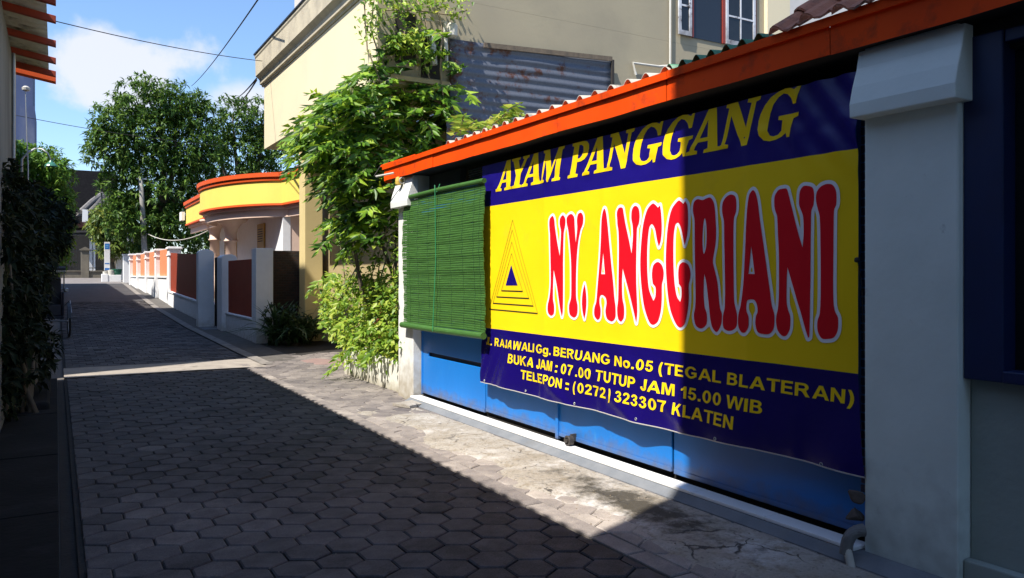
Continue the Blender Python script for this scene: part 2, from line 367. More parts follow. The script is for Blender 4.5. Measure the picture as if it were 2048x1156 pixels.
# further up the street: oblong setts, then worn concrete
M_sett = M_pav
m = MB(); tones = []
y = 14.26; r = 0
while y < 33:
    x = .13 - (.1 if r % 2 else 0)
    while x < 2.95:
        poly = clipx([(x, y), (x + .20, y), (x + .20, y + .30), (x, y + .30)], .13, 2.9)
        if len(poly) > 2 and max(p[0] for p in poly) - min(p[0] for p in poly) > .03:
            paver(m, tones, poly, g(y + .15) + random.gauss(.002, .003), random.gauss(-.04, .06), inset=.006)
        x += .20
    y += .30; r += 1
o = m.build('street_setts', M_pav, origin=(0, 0, 0)); add_tone(o, tones); struct(o)
struct(grid_sheet([.10, .6, 1.2, 1.8, 2.4, 2.95], [12.92 + .12 * k for k in range(12)], lambda x, y: g(y) + .004 + .004 * mnoise.noise((x * 3, y * 3, 0))).build('concrete_band', paint('pale_band_concrete', (.34, .30, .255), (.25, .22, .19), rough=.95, scale=4, bump=.5, bscale=30, dirt=(.15, .13, .11), dirt_scale=3, dirt_lo=.56, dirt_hi=.7), smooth=True))  # strip paler than the pavers before it and the setts beyond
M_road = paint('worn_street_concrete', (.030, .028, .030), (.05, .047, .048), rough=.9, scale=3, bump=.4, bscale=30, dirt=(.022, .021, .021), dirt_scale=1.2)
M_edge = paint('pale_street_edging', (.25, .225, .20), (.13, .12, .11), rough=.9, scale=5, bump=.4, bscale=30)
struct(grid_sheet([.1, 1, 2, 3.0], [13.2, 18, 22, 26, 30, 33.1], lambda x, y: g(y) - .015).build('joint_bed', M_joint))
struct(grid_sheet([-1.2, 0, 1, 2, 3.0], [33, 36, 38, 40, 43, 45], lambda x, y: g(y)).build('road', M_road))
struct(grid_sheet([-30, -8, -1, 3, 8, 30], [45, 47, 50, 52.5], lambda x, y: g(y)).build('cross_street', paint('lit_cross_street', (.15, .135, .13), (.19, .17, .16), rough=.9, scale=3, bump=.3)))
m = MB()
for a, b in zip([13.2, 16, 19, 22, 26, 30, 34, 38, 43], [16, 19, 22, 26, 30, 34, 38, 43, 46]):
    m.add([(2.93, a, g(a) + .012), (3.12, a, g(a) + .012), (3.12, b, g(b) + .012), (2.93, b, g(b) + .012)], [(0, 1, 2, 3)])
struct(m.build('kerb_course', M_edge))
struct(grid_sheet([3.0, 3.3, 3.7], [13.3, 17, 22, 26, 30, 34, 38, 43, 47], lambda x, y: g(y) - .005).build('verge', paint('dark_verge', (.07, .062, .055), (.11, .10, .09), rough=.95, scale=6, bump=.4)))
# left: drain channel and concrete strip
struct(grid_sheet([.02, .11], [-1.5, 12.9], lambda x, y: -.03).build('drain_channel', M_joint))
M_slab = paint('dark_concrete', (.013, .0135, .014), (.007, .0075, .008), rough=.95, scale=2.5, bump=.5, bscale=25, dirt=(.030, .030, .033), dirt_scale=1.6, spec=.15)  # almost black base with slightly paler blotches
m = MB()
for a, b in [(-1.5, 2.4), (2.42, 4.1), (4.12, 5.6), (5.62, 7.4), (7.42, 9.6), (9.62, 12.8)]:
    m.box(-1.6, .015, a, b, -.12, random.uniform(.012, .022))
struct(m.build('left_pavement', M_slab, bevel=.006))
# spill of mortar over the drain near the camera
def blob_sheet(cx, cy, rx, ry, h, seed, n=28, rings=7):
    rr = random.Random(seed); ph = [rr.uniform(0, 6.28) for _ in range(5)]
    vs = [(cx, cy, h)]; fs = []
    for k in range(1, rings + 1):
        t = k / rings
        for i in range(n):
            a = 2 * math.pi * i / n
            w_ = 1 + .22 * math.sin(2 * a + ph[0]) + .14 * math.sin(3 * a + ph[1]) + .10 * math.sin(5 * a + ph[2]) + .06 * math.sin(9 * a + ph[3])
            vs.append((cx + rx * t * w_ * math.cos(a), cy + ry * t * w_ * math.sin(a), h * (1 - t ** 2.5) - .012 * t ** 6 + rr.gauss(0, .0012)))
    for i in range(n): fs.append((0, 1 + i, 1 + (i + 1) % n))
    for k in range(rings - 1):
        for i in range(n):
            a = 1 + k * n + i; b = 1 + k * n + (i + 1) % n; fs.append((a, a + n, b + n, b))
    mm = MB(); mm.add(vs, fs); return mm
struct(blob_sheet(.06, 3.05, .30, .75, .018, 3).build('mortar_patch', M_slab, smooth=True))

# concrete skim between border course and threshold, ragged over the pavers, cracked and stained
def apronmat():
    m, t, b = _bsdf('cracked_concrete'); N = t.nodes.new; L = t.links.new
    geo = N('ShaderNodeNewGeometry'); P = geo.outputs['Position']
    def noise(s, d=8, r=.6):
        n = N('ShaderNodeTexNoise'); n.inputs['Scale'].default_value = s; n.inputs['Detail'].default_value = d; n.inputs['Roughness'].default_value = r; L(P, n.inputs['Vector']); return n.outputs['Fac']
    def ramp(f, a, b_, c0=0., c1=1.):
        q = N('ShaderNodeMapRange'); q.inputs['From Min'].default_value = a; q.inputs['From Max'].default_value = b_; q.inputs['To Min'].default_value = c0; q.inputs['To Max'].default_value = c1; L(f, q.inputs['Value']); return q.outputs[0]
    def mix(f, A, B):
        q = N('ShaderNodeMix'); q.data_type = 'RGBA'; L(f, q.inputs['Factor'])
        for s_, v_ in (('A', A), ('B', B)):
            if isinstance(v_, tuple): q.inputs[s_].default_value = (*v_, 1)
            else: L(v_, q.inputs[s_])
        return q.outputs['Result']
    c = mix(ramp(noise(2.2), .35, .65), (.29, .255, .205), (.40, .37, .33))
    c = mix(ramp(noise(9, 9, .7), .50, .66), c, (.24, .20, .145))
    c = mix(ramp(noise(34, 6, .7), .56, .68), c, (.13, .115, .095))
    c = mix(ramp(noise(3.1, 9, .75), .60, .70, 0, .8), c, (.10, .09, .07))
    c = mix(ramp(noise(1.1, 9, .72), .56, .66), c, (.52, .495, .47))
    # mossy, oily stain where the water runs off in front of the gate
    sp = N('ShaderNodeVectorMath'); sp.operation = 'SUBTRACT'; sp.inputs[1].default_value = (3.22, 4.0, 0); L(P, sp.inputs[0])
    sm = N('ShaderNodeVectorMath'); sm.operation = 'MULTIPLY'; sm.inputs[1].default_value = (3.2, .75, 0); L(sp.outputs[0], sm.inputs[0])
    ln = N('ShaderNodeVectorMath'); ln.operation = 'LENGTH'; L(sm.outputs[0], ln.inputs[0])
    ad = N('ShaderNodeMath'); ad.operation = 'MULTIPLY_ADD'; L(noise(5, 9, .75), ad.inputs[0]); ad.inputs[1].default_value = 2.6; L(ln.outputs['Value'], ad.inputs[2])
    c = mix(ramp(ad.outputs[0], 1.55, 2.05, .96, 0), c, (.045, .038, .026))
    v = N('ShaderNodeTexVoronoi'); v.feature = 'DISTANCE_TO_EDGE'; v.inputs['Scale'].default_value = 2.3
    dn = N('ShaderNodeTexNoise'); dn.inputs['Scale'].default_value = 6; dn.inputs['Detail'].default_value = 8; L(P, dn.inputs['Vector'])
    dm = N('ShaderNodeVectorMath'); dm.operation = 'MULTIPLY_ADD'; dm.inputs[1].default_value = (.28, .28, 0); L(dn.outputs['Color'], dm.inputs[0]); L(P, dm.inputs[2]); L(dm.outputs[0], v.inputs['Vector'])
    crack = ramp(v.outputs['Distance'], .003, .014, 1, 0)
    gate = N('ShaderNodeMath'); gate.operation = 'MULTIPLY'; L(crack, gate.inputs[0]); L(ramp(noise(1.7, 3), .50, .60), gate.inputs[1])
    c = mix(gate.outputs[0], c, (.05, .045, .04))
    fl = noise(60, 5)
    c2 = N('ShaderNodeMix'); c2.data_type = 'RGBA'; c2.blend_type = 'MULTIPLY'; c2.inputs['Factor'].default_value = .5; L(c, c2.inputs['A']); L(fl, c2.inputs['B'])
    gm = N('ShaderNodeMix'); gm.data_type = 'RGBA'; gm.blend_type = 'MULTIPLY'; gm.inputs['Factor'].default_value = 1; L(c2.outputs['Result'], gm.inputs['A']); gm.inputs['B'].default_value = (1.25, 1.25, 1.25, 1)
    L(gm.outputs['Result'], b.inputs['Base Color']); b.inputs['Roughness'].default_value = .9
    hs = N('ShaderNodeMath'); hs.operation = 'SUBTRACT'; L(fl, hs.inputs[0]); L(gate.outputs[0], hs.inputs[1])
    bp = N('ShaderNodeBump'); bp.inputs['Strength'].default_value = .8; bp.inputs['Distance'].default_value = .010; L(hs.outputs[0], bp.inputs['Height']); L(bp.outputs[0], b.inputs['Normal'])
    return m
M_apron = apronmat()
def apz(x, y):
    d = (x - 2.84) / .18 + 1.3 * mnoise.noise((x * 1.2, y * 1.3, 3.1)) + .5 * mnoise.noise((x * 5, y * 5, 1))
    end = (8.5 - y) / 1.3 + .8 * mnoise.noise((x * 3, y * 3, 7))
    k = max(0, min(1, d, end))
    return -.012 + .024 * k + .004 * mnoise.noise((x * 7, y * 7, 0)) + .0025 * mnoise.noise((x * 25, y * 25, 0))
struct(grid_sheet([2.76 + i * .03 for i in range(25)], [-.5 + i * .05 for i in range(192)], apz).build('pavement', M_apron, smooth=True))

# ------------------------------------------------------------------ the shop on the right
shop = thing('shop_building', 'low shop front with orange sheet metal eaves and whitewashed pillars behind the banner', 'shop', (3.75, 5.5, 0))
def pillar(y0, y1, mt):
    p = MB().box(3.65, 3.95, y0, y1, -.05, 2.74).build('pillar', mt, shop, bevel=.008)
    prof = [(3.70, 2.30), (3.555, 2.30), (3.552, 2.37), (3.575, 2.46), (3.61, 2.56), (3.63, 2.655), (3.70, 2.655)]
    c = MB().prismY(prof, y0 - .045, y1 + .02)
    fixnormals(c.build('capital', mt, p, bevel=.006))
pillar(2.11, 2.60, M_whiteB); pillar(8.58, 9.04, M_white)
# threshold: white tiles on a cement upstand
m = MB(); y = 2.62
while y < 8.5:
    l = min(.60, 8.53 - y); m.box(3.59, 3.72, y, y + l - .004, .047, .068); y += .60
m.build('threshold', M_tile, shop, bevel=.004)
m = MB(); m.prismY([(3.52, -.05), (3.52, .006), (3.588, .045), (3.66, .046), (3.72, .046), (3.72, -.05)], 2.15, 8.54)
fixnormals(m.build('threshold_upstand', M_cement, shop))
# fascia with drip lip, in lapped lengths
XF = 3.56
seams = [9.28] + [yX(u, XF) for u in (866, 948, 1115, 1333, 1660)] + [.2]
m = MB(); l = MB()
for i, (a, b) in enumerate(zip(seams, seams[1:])):
    dx = random.uniform(-.003, .003); dz = random.uniform(-.003, .003); tl = random.uniform(-.006, .006)
    n = max(2, int((a - b) / .12)); pr = []
    for k in range(n + 1):
        y = a + (b - a) * k / n; e = .005 if k == n else 0
        wob = .004 * math.sin(y * 3.1) + .0025 * math.sin(y * 9.7 + 1)
        pr.append([(XF + dx + wob * .8, y + e, 2.660 + dz + .003 * math.sin(y * 5)), (XF + dx + wob * .5, y + e, 2.742), (XF + dx, y + e, 2.815), (XF + dx + .004, y + e, 2.815), (XF + dx + .006 + wob * .8, y + e, 2.662 + dz)])
    m.sweep(pr)
MB().box(XF + .014, XF + .022, .2, 9.26, 2.67, 2.81).build('backing_board', M_dark, shop)
fas = m.build('fascia', M_orange, shop, smooth=False); fixnormals(fas)
lips = [9.30, 8.1, 6.55, 4.0, .2]
for a, b in zip(lips, lips[1:]):
    dz = random.uniform(-.004, .004)
    l.prismY([(XF - .022, 2.802 + dz), (XF - .026, 2.852 + dz), (XF + .08, 2.860 + dz), (XF + .08, 2.852 + dz), (XF - .016, 2.845 + dz), (XF - .013, 2.802 + dz)], b + .004, a)
fixnormals(l.build('drip_lip', M_orange, shop))
m = MB(); m.prismZ([(XF + .002, 9.285), (XF + .05, 9.40), (XF + .18, 9.44), (XF + .18, 9.425), (XF + .06, 9.385), (XF + .014, 9.285)], 2.655, 2.845)
m.obox((3.62, 9.0, 2.885), (.004, .01, .0), (-.06, .42, -.02), (.0, .003, .012))
fixnormals(m.build('fascia_return', M_orange, shop))
MB().box(3.575, 4.6, .2, 9.25, 2.668, 2.70).build('soffit', M_dark, shop)
# interior wall seen over the blind, and its louvre
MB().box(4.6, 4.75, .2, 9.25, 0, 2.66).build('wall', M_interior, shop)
m = MB()
for k in range(9): m.obox((3.92, 7.25, 2.44 + k * .024), (.012, 0, .009), (0, .40, 0), (.0015, 0, -.002))
m.build('louvre', M_steel, shop)
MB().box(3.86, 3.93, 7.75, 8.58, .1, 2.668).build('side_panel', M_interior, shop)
# window bay on the camera side of the near pillar
MB().box(3.75, 4.0, -2.5, 2.108, 2.52, 2.667).build('lintel', M_dark, shop)  # wall over the window coloured dark for the shade under the soffit
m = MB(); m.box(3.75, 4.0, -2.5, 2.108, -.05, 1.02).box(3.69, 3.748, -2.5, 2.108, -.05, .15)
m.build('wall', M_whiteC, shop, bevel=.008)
fr = MB().box(3.69, 3.80, 1.93, 2.107, 1.0, 2.6).box(3.68, 3.80, -.6, 1.928, 1.0, 1.055).box(3.69, 3.80, -.6, -.5, 1.057, 2.6).box(3.70, 3.80, .75, .85, 1.057, 2.6).box(3.7, 3.8, -.49, 1.928, 2.54, 2.6).build('window_frame', M_bluedark, shop, bevel=.006)
MB().box(3.80, 3.806, -.58, 1.93, 1.04, 2.58).build('pane', M_glass, fr)
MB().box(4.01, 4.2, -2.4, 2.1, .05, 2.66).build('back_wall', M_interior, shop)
# roofs: fibre-cement waves, a few green plastic sheets, then a steep clay tile roof
def wavesheet(y0, y1, x0, x1, z0, slope, amp, pitch, th, step=10):
    n = int((y1 - y0) / pitch * step); vs = []; top = []; bot = []
    m = MB(); rings = []
    for x in (x0, (x0 + x1) / 2, x1):
        r1 = []
        for i in range(n + 1):
            y = y0 + (y1 - y0) * i / n; z = z0 + (x - x0) * slope + amp * math.sin(2 * math.pi * (y - y0) / pitch)
            r1.append((x, y, z))
        rings.append(r1)
    vs = [p for r in rings for p in r]; n1 = n + 1; L3 = len(rings)
    vs += [(x, y, z - th) for (x, y, z) in vs]; fs = []
    b = n1 * L3
    for k in range(L3 - 1):
        for i in range(n):
            fs.append((k * n1 + i, (k + 1) * n1 + i, (k + 1) * n1 + i + 1, k * n1 + i + 1))
            fs.append((b + k * n1 + i, b + k * n1 + i + 1, b + (k + 1) * n1 + i + 1, b + (k + 1) * n1 + i))
    for i in range(n):
        fs.append((i, i + 1, b + i + 1, b + i)); k = (L3 - 1) * n1; fs.append((k + i, b + k + i, b + k + i + 1, k + i + 1))
    for k in range(L3 - 1):
        fs.append((k * n1, b + k * n1, b + (k + 1) * n1, (k + 1) * n1)); fs.append((k * n1 + n, (k + 1) * n1 + n, b + (k + 1) * n1 + n, b + k * n1 + n))
    return m.add(vs, fs)
wavesheet(7.62, 9.15, 3.60, 6.9, 2.838, .10, .030, .2, .007, 16).build('roof_sheet', M_asb, shop, smooth=True)
r1 = wavesheet(4.02, 7.62, 3.575, 6.9, 2.866, .10, .042, .2, .007, 16); r1.build('roof_sheet', M_asb, shop, smooth=True)
wavesheet(3.22, 4.06, 3.58, 6.5, 2.885, .10, .030, .13, .003, 14).build('green_roof_sheet', M_greensheet, shop, smooth=True)
def tile_roof(y0, y1, x0, z0, cols_pitch, rows, rlen, slope, mat, parent, name='tile_roof', ang=None):
    m = MB(); c = math.cos(slope); s = math.sin(slope)
    for r in range(rows):
        xb = x0 + r * rlen * c; zb = z0 + r * rlen * s
        n = int((y1 - y0) / cols_pitch)
        for k in range(n):
            yc = y0 + (k + .5) * cols_pitch; dz = random.gauss(0, .006); dy = random.gauss(0, .006)
            prof = [(-.5, .0), (-.42, .012), (-.28, .0), (-.12, -.006), (0.04, .002), (.16, .028), (.28, .04), (.40, .03), (.5, .004)]
            L_ = rlen * 1.25
            a = []; b_ = []
            for (q, h) in prof:
                yy = yc + q * cols_pitch * 1.03 + dy
                a.append((xb - s * (h + .022 + dz), yy, zb + c * (h + .022 + dz)))
                b_.append((xb + L_ * c - s * (h + dz), yy, zb + L_ * s + c * (h + dz)))
            at = [(x, y, z - .013) for x, y, z in a]; bt = [(x, y, z - .013) for x, y, z in b_]
            m.sweep([a + at[::-1], b_ + bt[::-1]])
    return m.build(name, mat, parent)
fixnormals(tile_roof(-1.0, 3.10, 3.52, 2.845, .205, 12, .24, math.radians(34), M_clay, shop))
# ------------------------------------------------------------------ folding gate
gate = thing('folding_gate', 'bright blue sheet metal folding gate behind the banner, standing over the white tiled threshold', 'gate', (3.77, 5.6, .065))
XG = 3.758
gs = [8.575] + [yX(u, XG) for u in (971, 1117, 1346)] + [2.625]
for i, (a, b) in enumerate(zip(gs, gs[1:])):
    dx = [0, .004, -.006, .003][i]; zb = [.090, .105, .098, .088][i]
    m = MB(); x0 = XG + dx
    if i == 0:
        s0, s1 = yX(857, XG), yX(966, XG); za, zc = .535, .583
        m.box(x0, x0 + .02, b + .006, a - .006, zb, za).box(x0, x0 + .02, b + .006, a - .006, zc, 2.42)
        m.box(x0, x0 + .02, s0, a - .006, za, zc).box(x0, x0 + .02, b + .006, s1, za, zc)
    else:
        m.box(x0, x0 + .02, b + .006, a - .006, zb, 2.42)
    p = m.build('panel', M_blue, gate, bevel=.003)
    MB().box(x0 - .006, x0 - .0005, b + .010, a - .010, zb, zb + .035).build('bottom_rail', M_blue, p, bevel=.002)
MB().box(XG - .022, XG + .03, gs[2] - .022, gs[2] + .022, .068, 2.42).build('post', M_blue, gate, bevel=.004)
MB().box(XG - .010, XG + .03, 8.535, 8.568, .068, 2.42).build('post', M_blue, gate, bevel=.004)
m = MB().box(XG + .03, XG + .05, 2.625, 8.53, .03, 2.42); m.build('back_lining', M_dark, gate)
wc = onX(1140, 895, 3.69); wc.z = .068 + .043
m = MB(); m.tube([(3.665, wc.y, wc.z), (3.705, wc.y, wc.z)], .042, 16).tube([(3.648, wc.y, wc.z), (3.664, wc.y, wc.z)], .018, 8).torus((3.664, wc.y, wc.z), (1, 0, 0), .034, .010, 20, 8).box(3.70, 3.757, wc.y - .006, wc.y + .012, wc.z - .01, wc.z + .05)
m.build('wheel', paint('worn_wheel', (.035, .030, .028), (.075, .065, .058), rough=.6, metal=.4), gate)
m = MB()
for k in range(44): m.box(XG - .016 + .004 * (k % 2), XG - .004, 2.605, 2.69, .32 + k * .048, .32 + k * .048 + .040)
m.build('slat_panel', M_bluedark, gate, bevel=.006)

# ------------------------------------------------------------------ the banner
M_vy = paint('yellow_vinyl', (.90, .62, .008), (.88, .60, .006), rough=.5, spec=.2, scale=2, bump=.13, bscale=5, bdist=.03, dirt=(.78, .53, .02), dirt_scale=3, dirt_lo=.56, dirt_hi=.8)
M_vb = paint('navy_vinyl', (.010, .005, .165), (.009, .004, .145), rough=.36, spec=.3, scale=2, bump=.14, bscale=7, bdist=.03)
M_vbg = paint('shade_dark_creased_navy', (.008, .003, .115), (.007, .003, .10), rough=.27, spec=.35, scale=2, bump=.16, bscale=9, bdist=.025)  # smoother for the creases; navy darkened for the shade on this band
M_vr = paint('red_vinyl', (.70, .005, .016), (.67, .005, .015), rough=.5, spec=.2, scale=2)
M_vw = paint('white_vinyl', (.82, .82, .84), rough=.45, spec=.3)
M_vk = paint('black_vinyl', (.02, .02, .015), rough=.5)
XB = 3.69
BY0, BY1 = yX(1717, XB), yX(966, XB); BZ0, BZ1, BZM0, BZM1 = .418, 2.57, .961, 2.161
def sstep(a, b, x):
    t = max(0, min(1, (x - a) / (b - a))); return t * t * (3 - 2 * t)
def bdisp(y, z):
    t = sstep(1.02, .42, z)
    d = .004 + .0035 * math.sin(y * 5.3 + z * 1.3) + .0022 * math.sin(y * 11 + 1.7) + .002 * math.sin(z * 9 + y * 3)
    d += t * (.040 + .015 * math.sin(y * 6.6 + 2.2 + z * 2.5) + .005 * math.sin(y * 15.5 + z * 6))
    w_ = sstep(6.2, 6.9, y) * sstep(1.1, .5, z); d += w_ * .006 * math.sin((y * .9 + z * .5) * 45)
    f = sstep(3.4, 2.7, y) * sstep(1.95, 2.3, z); d += f * .014 * (1 + math.sin((y * .8 - z * .6) * 42))
    g_ = math.exp(-((z - 2.33 + .02 * math.sin(y * 9)) / .03) ** 2); d += .009 * g_ * math.sin(y * 21 + 1)
    for yc in (3.05, 3.42, 3.98, 4.9, 5.75): d += .0055 * math.exp(-((y - yc - .01 * math.sin(z * 3)) / .03) ** 2)
    for yc, k in ((6.0, 1.3), (5.05, 1.1), (4.35, .9)):      # diagonal creases of the lower band
        q = (y - yc) * .55 - (z - .7) * k; d += .010 * math.exp(-(q / .045) ** 2) * sstep(1.0, .85, z)
    return max(.001, d)
ban = thing('banner', 'large yellow and navy vinyl banner reading AYAM PANGGANG NY. ANGGRIANI in red and yellow letters', 'banner', (3.69, (BY0 + BY1) / 2, BZ0))
CELL = .03
def bline(y): return .004 * math.sin(y * 4.1) + .018 * sstep(4.2, 2.7, y)
def cloth(z0, z1, mat, name):
    ny = int((BY1 - BY0) / CELL); nz = max(2, int((z1 - z0) / CELL))
    vs = []; fs = []
    for j in range(nz + 1):
        for i in range(ny + 1):
            y = BY0 + (BY1 - BY0) * i / ny; z = z0 + (z1 - z0) * j / nz
            if z0 == BZ0:
                y -= .075 * (1 - j / nz) * max(0, 1 - i / (ny * .25)) ** 2; z += (1 - j / nz) * bline(y)
            vs.append((XB - bdisp(y, z), y, z))
    for j in range(nz):
        for i in range(ny):
            a = j * (ny + 1) + i; fs.append((a, a + ny + 1, a + ny + 2, a + 1))
    m = MB(); m.add(vs, fs); return m.build(name, mat, ban, smooth=True)
cloth(BZM1, BZ1, M_vb, 'top_band'); cloth(BZM0, BZM1, M_vy, 'middle_band'); cloth(BZ0, BZM0, M_vbg, 'bottom_band')
m = MB(); ring = []
n = 140
for i in range(n):
    y0_, y1_ = [BY0 + (BY1 - BY0) * q / n - .075 * max(0, 1 - q / (n * .25)) ** 2 for q in (i, i + 1)]
    pts = []
    for y in (y0_, y1_):
        zb = BZ0 + bline(y); x = XB - bdisp(y, zb); pts.append([(x - .002, y, zb - .003), (x - .003, y, zb + .004), (x + .002, y, zb + .004), (x + .002, y, zb - .003)])
    m.sweep(pts, caps=False)
m.build('hem', paint('worn_hem', (.55, .52, .50), rough=.6), ban)
for k in range(6):
    y = BY0 + .2 + k * (BY1 - BY0 - .3) / 5; z = BZ0 + .025; x = XB - bdisp(y, z)
    MB().torus((x - .003, y, z), (1, 0, 0), .009, .003, 14, 6).build('eyelet', M_steel, ban)

def fill2d(loops):
    c = bpy.data.curves.new('t', 'CURVE'); c.dimensions = '2D'; c.fill_mode = 'FRONT'
    for lp in loops:
        s = c.splines.new('POLY'); s.points.add(len(lp) - 1)
        for p, q in zip(s.points, lp): p.co = (q[0], q[1], 0, 1)
        s.use_cyclic_u = True
    return _tomesh(c)
def _tomesh(c):
    o = bpy.data.objects.new('t', c); COL.objects.link(o); bpy.context.view_layer.update()
    me = bpy.data.meshes.new_from_object(o.evaluated_get(bpy.context.evaluated_depsgraph_get()))
    vs = [(v.co.x, v.co.y) for v in me.vertices]; fs = [tuple(p.vertices) for p in me.polygons]
    bpy.data.objects.remove(o); bpy.data.curves.remove(c); bpy.data.meshes.remove(me)
    return vs, fs
def cutgrid(bm):
    for ax in (0, 1):
        cs = [v.co[ax] for v in bm.verts]; lo, hi = min(cs), max(cs)
        k = math.floor(lo / CELL) + 1
        while k * CELL < hi:
            p = [0, 0, 0]; p[ax] = k * CELL; nn = [0, 0, 0]; nn[ax] = 1
            bmesh.ops.bisect_plane(bm, geom=bm.verts[:] + bm.edges[:] + bm.faces[:], plane_co=p, plane_no=nn); k += 1
class Sheet:
    """flat print gathered as (y,z) polygons, cut to the cloth's cells and laid on the cloth"""
    def __init__(s): s.m = MB()
    def put(s, vs, fs, lift):
        bm = bmesh.new()
        bv = [bm.verts.new((a, b, 0)) for a, b in vs]
        for f in fs:
            try: bm.faces.new([bv[i] for i in f])
            except ValueError: pass
        cutgrid(bm)
        bmesh.ops.triangulate(bm, faces=bm.faces[:])
        bm.verts.index_update()
        s.m.add([(XB - bdisp(v.co.x, v.co.y) - lift, v.co.x, v.co.y) for v in bm.verts], [tuple(v.index for v in f.verts) for f in bm.faces]); bm.free()
    def build(s, name, mat, parent): return s.m.build(name, mat, parent, smooth=True)
def pt(u, v, X=None):
    p = onX(u, v, X or XB); return (p.y, p.z)

# --- upper line: slanted bold slab letters
GL = {
 'A': [[(0, 0), (0, .075), (.085, .10), (.40, 1.0), (.63, 1.0), (.885, .10), (.97, .075), (.97, 0), (.50, 0), (.50, .075), (.60, .10), (.565, .27), (.285, .27), (.225, .10), (.32, .075), (.32, 0)], [(.315, .36), (.535, .36), (.45, .76)]],
 'Y': [[(.24, 0), (.24, .075), (.36, .10), (.36, .42), (.09, .905), (0, .925), (0, 1), (.47, 1), (.47, .925), (.385, .905), (.54, .60), (.70, .905), (.61, .925), (.61, 1), (.95, 1), (.95, .925), (.86, .905), (.61, .45), (.61, .10), (.73, .075), (.73, 0)]],
 'M': [[(0, 0), (0, .075), (.10, .10), (.10, .90), (0, .925), (0, 1), (.35, 1), (.59, .40), (.83, 1), (1.15, 1), (1.15, .925), (1.06, .90), (1.06, .10), (1.15, .075), (1.15, 0), (.71, 0), (.71, .075), (.81, .10), (.81, .74), (.53, 0), (.46, 0), (.19, .70), (.19, .10), (.30, .075), (.30, 0)]],
 'P': [[(0, 0), (0, .075), (.10, .10), (.10, .90), (0, .925), (0, 1), (.50, 1), (.68, .97), (.79, .88), (.83, .73), (.79, .57), (.68, .47), (.52, .43), (.35, .43), (.35, .10), (.47, .075), (.47, 0)], [(.35, .52), (.46, .53), (.55, .60), (.58, .72), (.55, .84), (.46, .90), (.35, .91)]],
 'N': [[(0, 0), (0, .075), (.10, .10), (.10, .90), (0, .925), (0, 1), (.34, 1), (.77, .38), (.77, .90), (.66, .925), (.66, 1), (1, 1), (1, .925), (.90, .90), (.90, -.01), (.72, -.01), (.22, .72), (.22, .10), (.33, .075), (.33, 0)]],
 'G': [[(.87, 1.0), (.80, 1.0), (.76, .95), (.65, 1.0), (.50, 1.02), (.34, .995), (.19, .91), (.07, .76), (.01, .60), (0, .45), (.03, .29), (.11, .13), (.24, .02), (.40, -.02), (.54, -.01), (.66, .04), (.73, .10), (.78, 0), (.86, 0), (.86, .37), (.96, .395), (.96, .47), (.50, .47), (.50, .395), (.61, .37), (.61, .16), (.55, .09), (.46, .07), (.37, .10), (.29, .21), (.26, .38), (.26, .56), (.30, .75), (.38, .88), (.48, .93), (.60, .89), (.71, .79), (.78, .66), (.87, .66)]],
}
ZB_, ZC_ = H + .2171 * XB, H + .2925 * XB; CH = ZC_ - ZB_
LINE1 = [('A', 0, 992.9, .97, 1024.5), ('Y', .24, 1025, .73, 1042.5), ('A', 0, 1043.3, .97, 1082), ('M', 0, 1081, 1.15, 1120.5), ('P', 0, 1135.7, .47, 1155), ('A', 0, 1164.8, .97, 1211),
         ('N', 0, 1209, .90, 1252.5), ('G', .11, 1268.5, .86, 1311.5), ('G', .11, 1327, .86, 1373), ('A', 0, 1373.6, .97, 1440), ('N', 0, 1436, .90, 1497), ('G', .11, 1519, .86, 1581)]
s = Sheet()
for i, (ch, xa, ua, xb, ub) in enumerate(LINE1):
    ya, yb = yX(ua, XB), yX(ub, XB); k = (yb - ya) / (xb - xa)
    loops = [[(ya + k * (x - xa) - .30 * CH * y, ZB_ + y * CH) for x, y in lp] for lp in GL[ch]]
    vs, fs = fill2d(loops); s.put(vs, fs, .0022 + .0004 * (i % 2))
s.build('lettering', M_vy, ban)

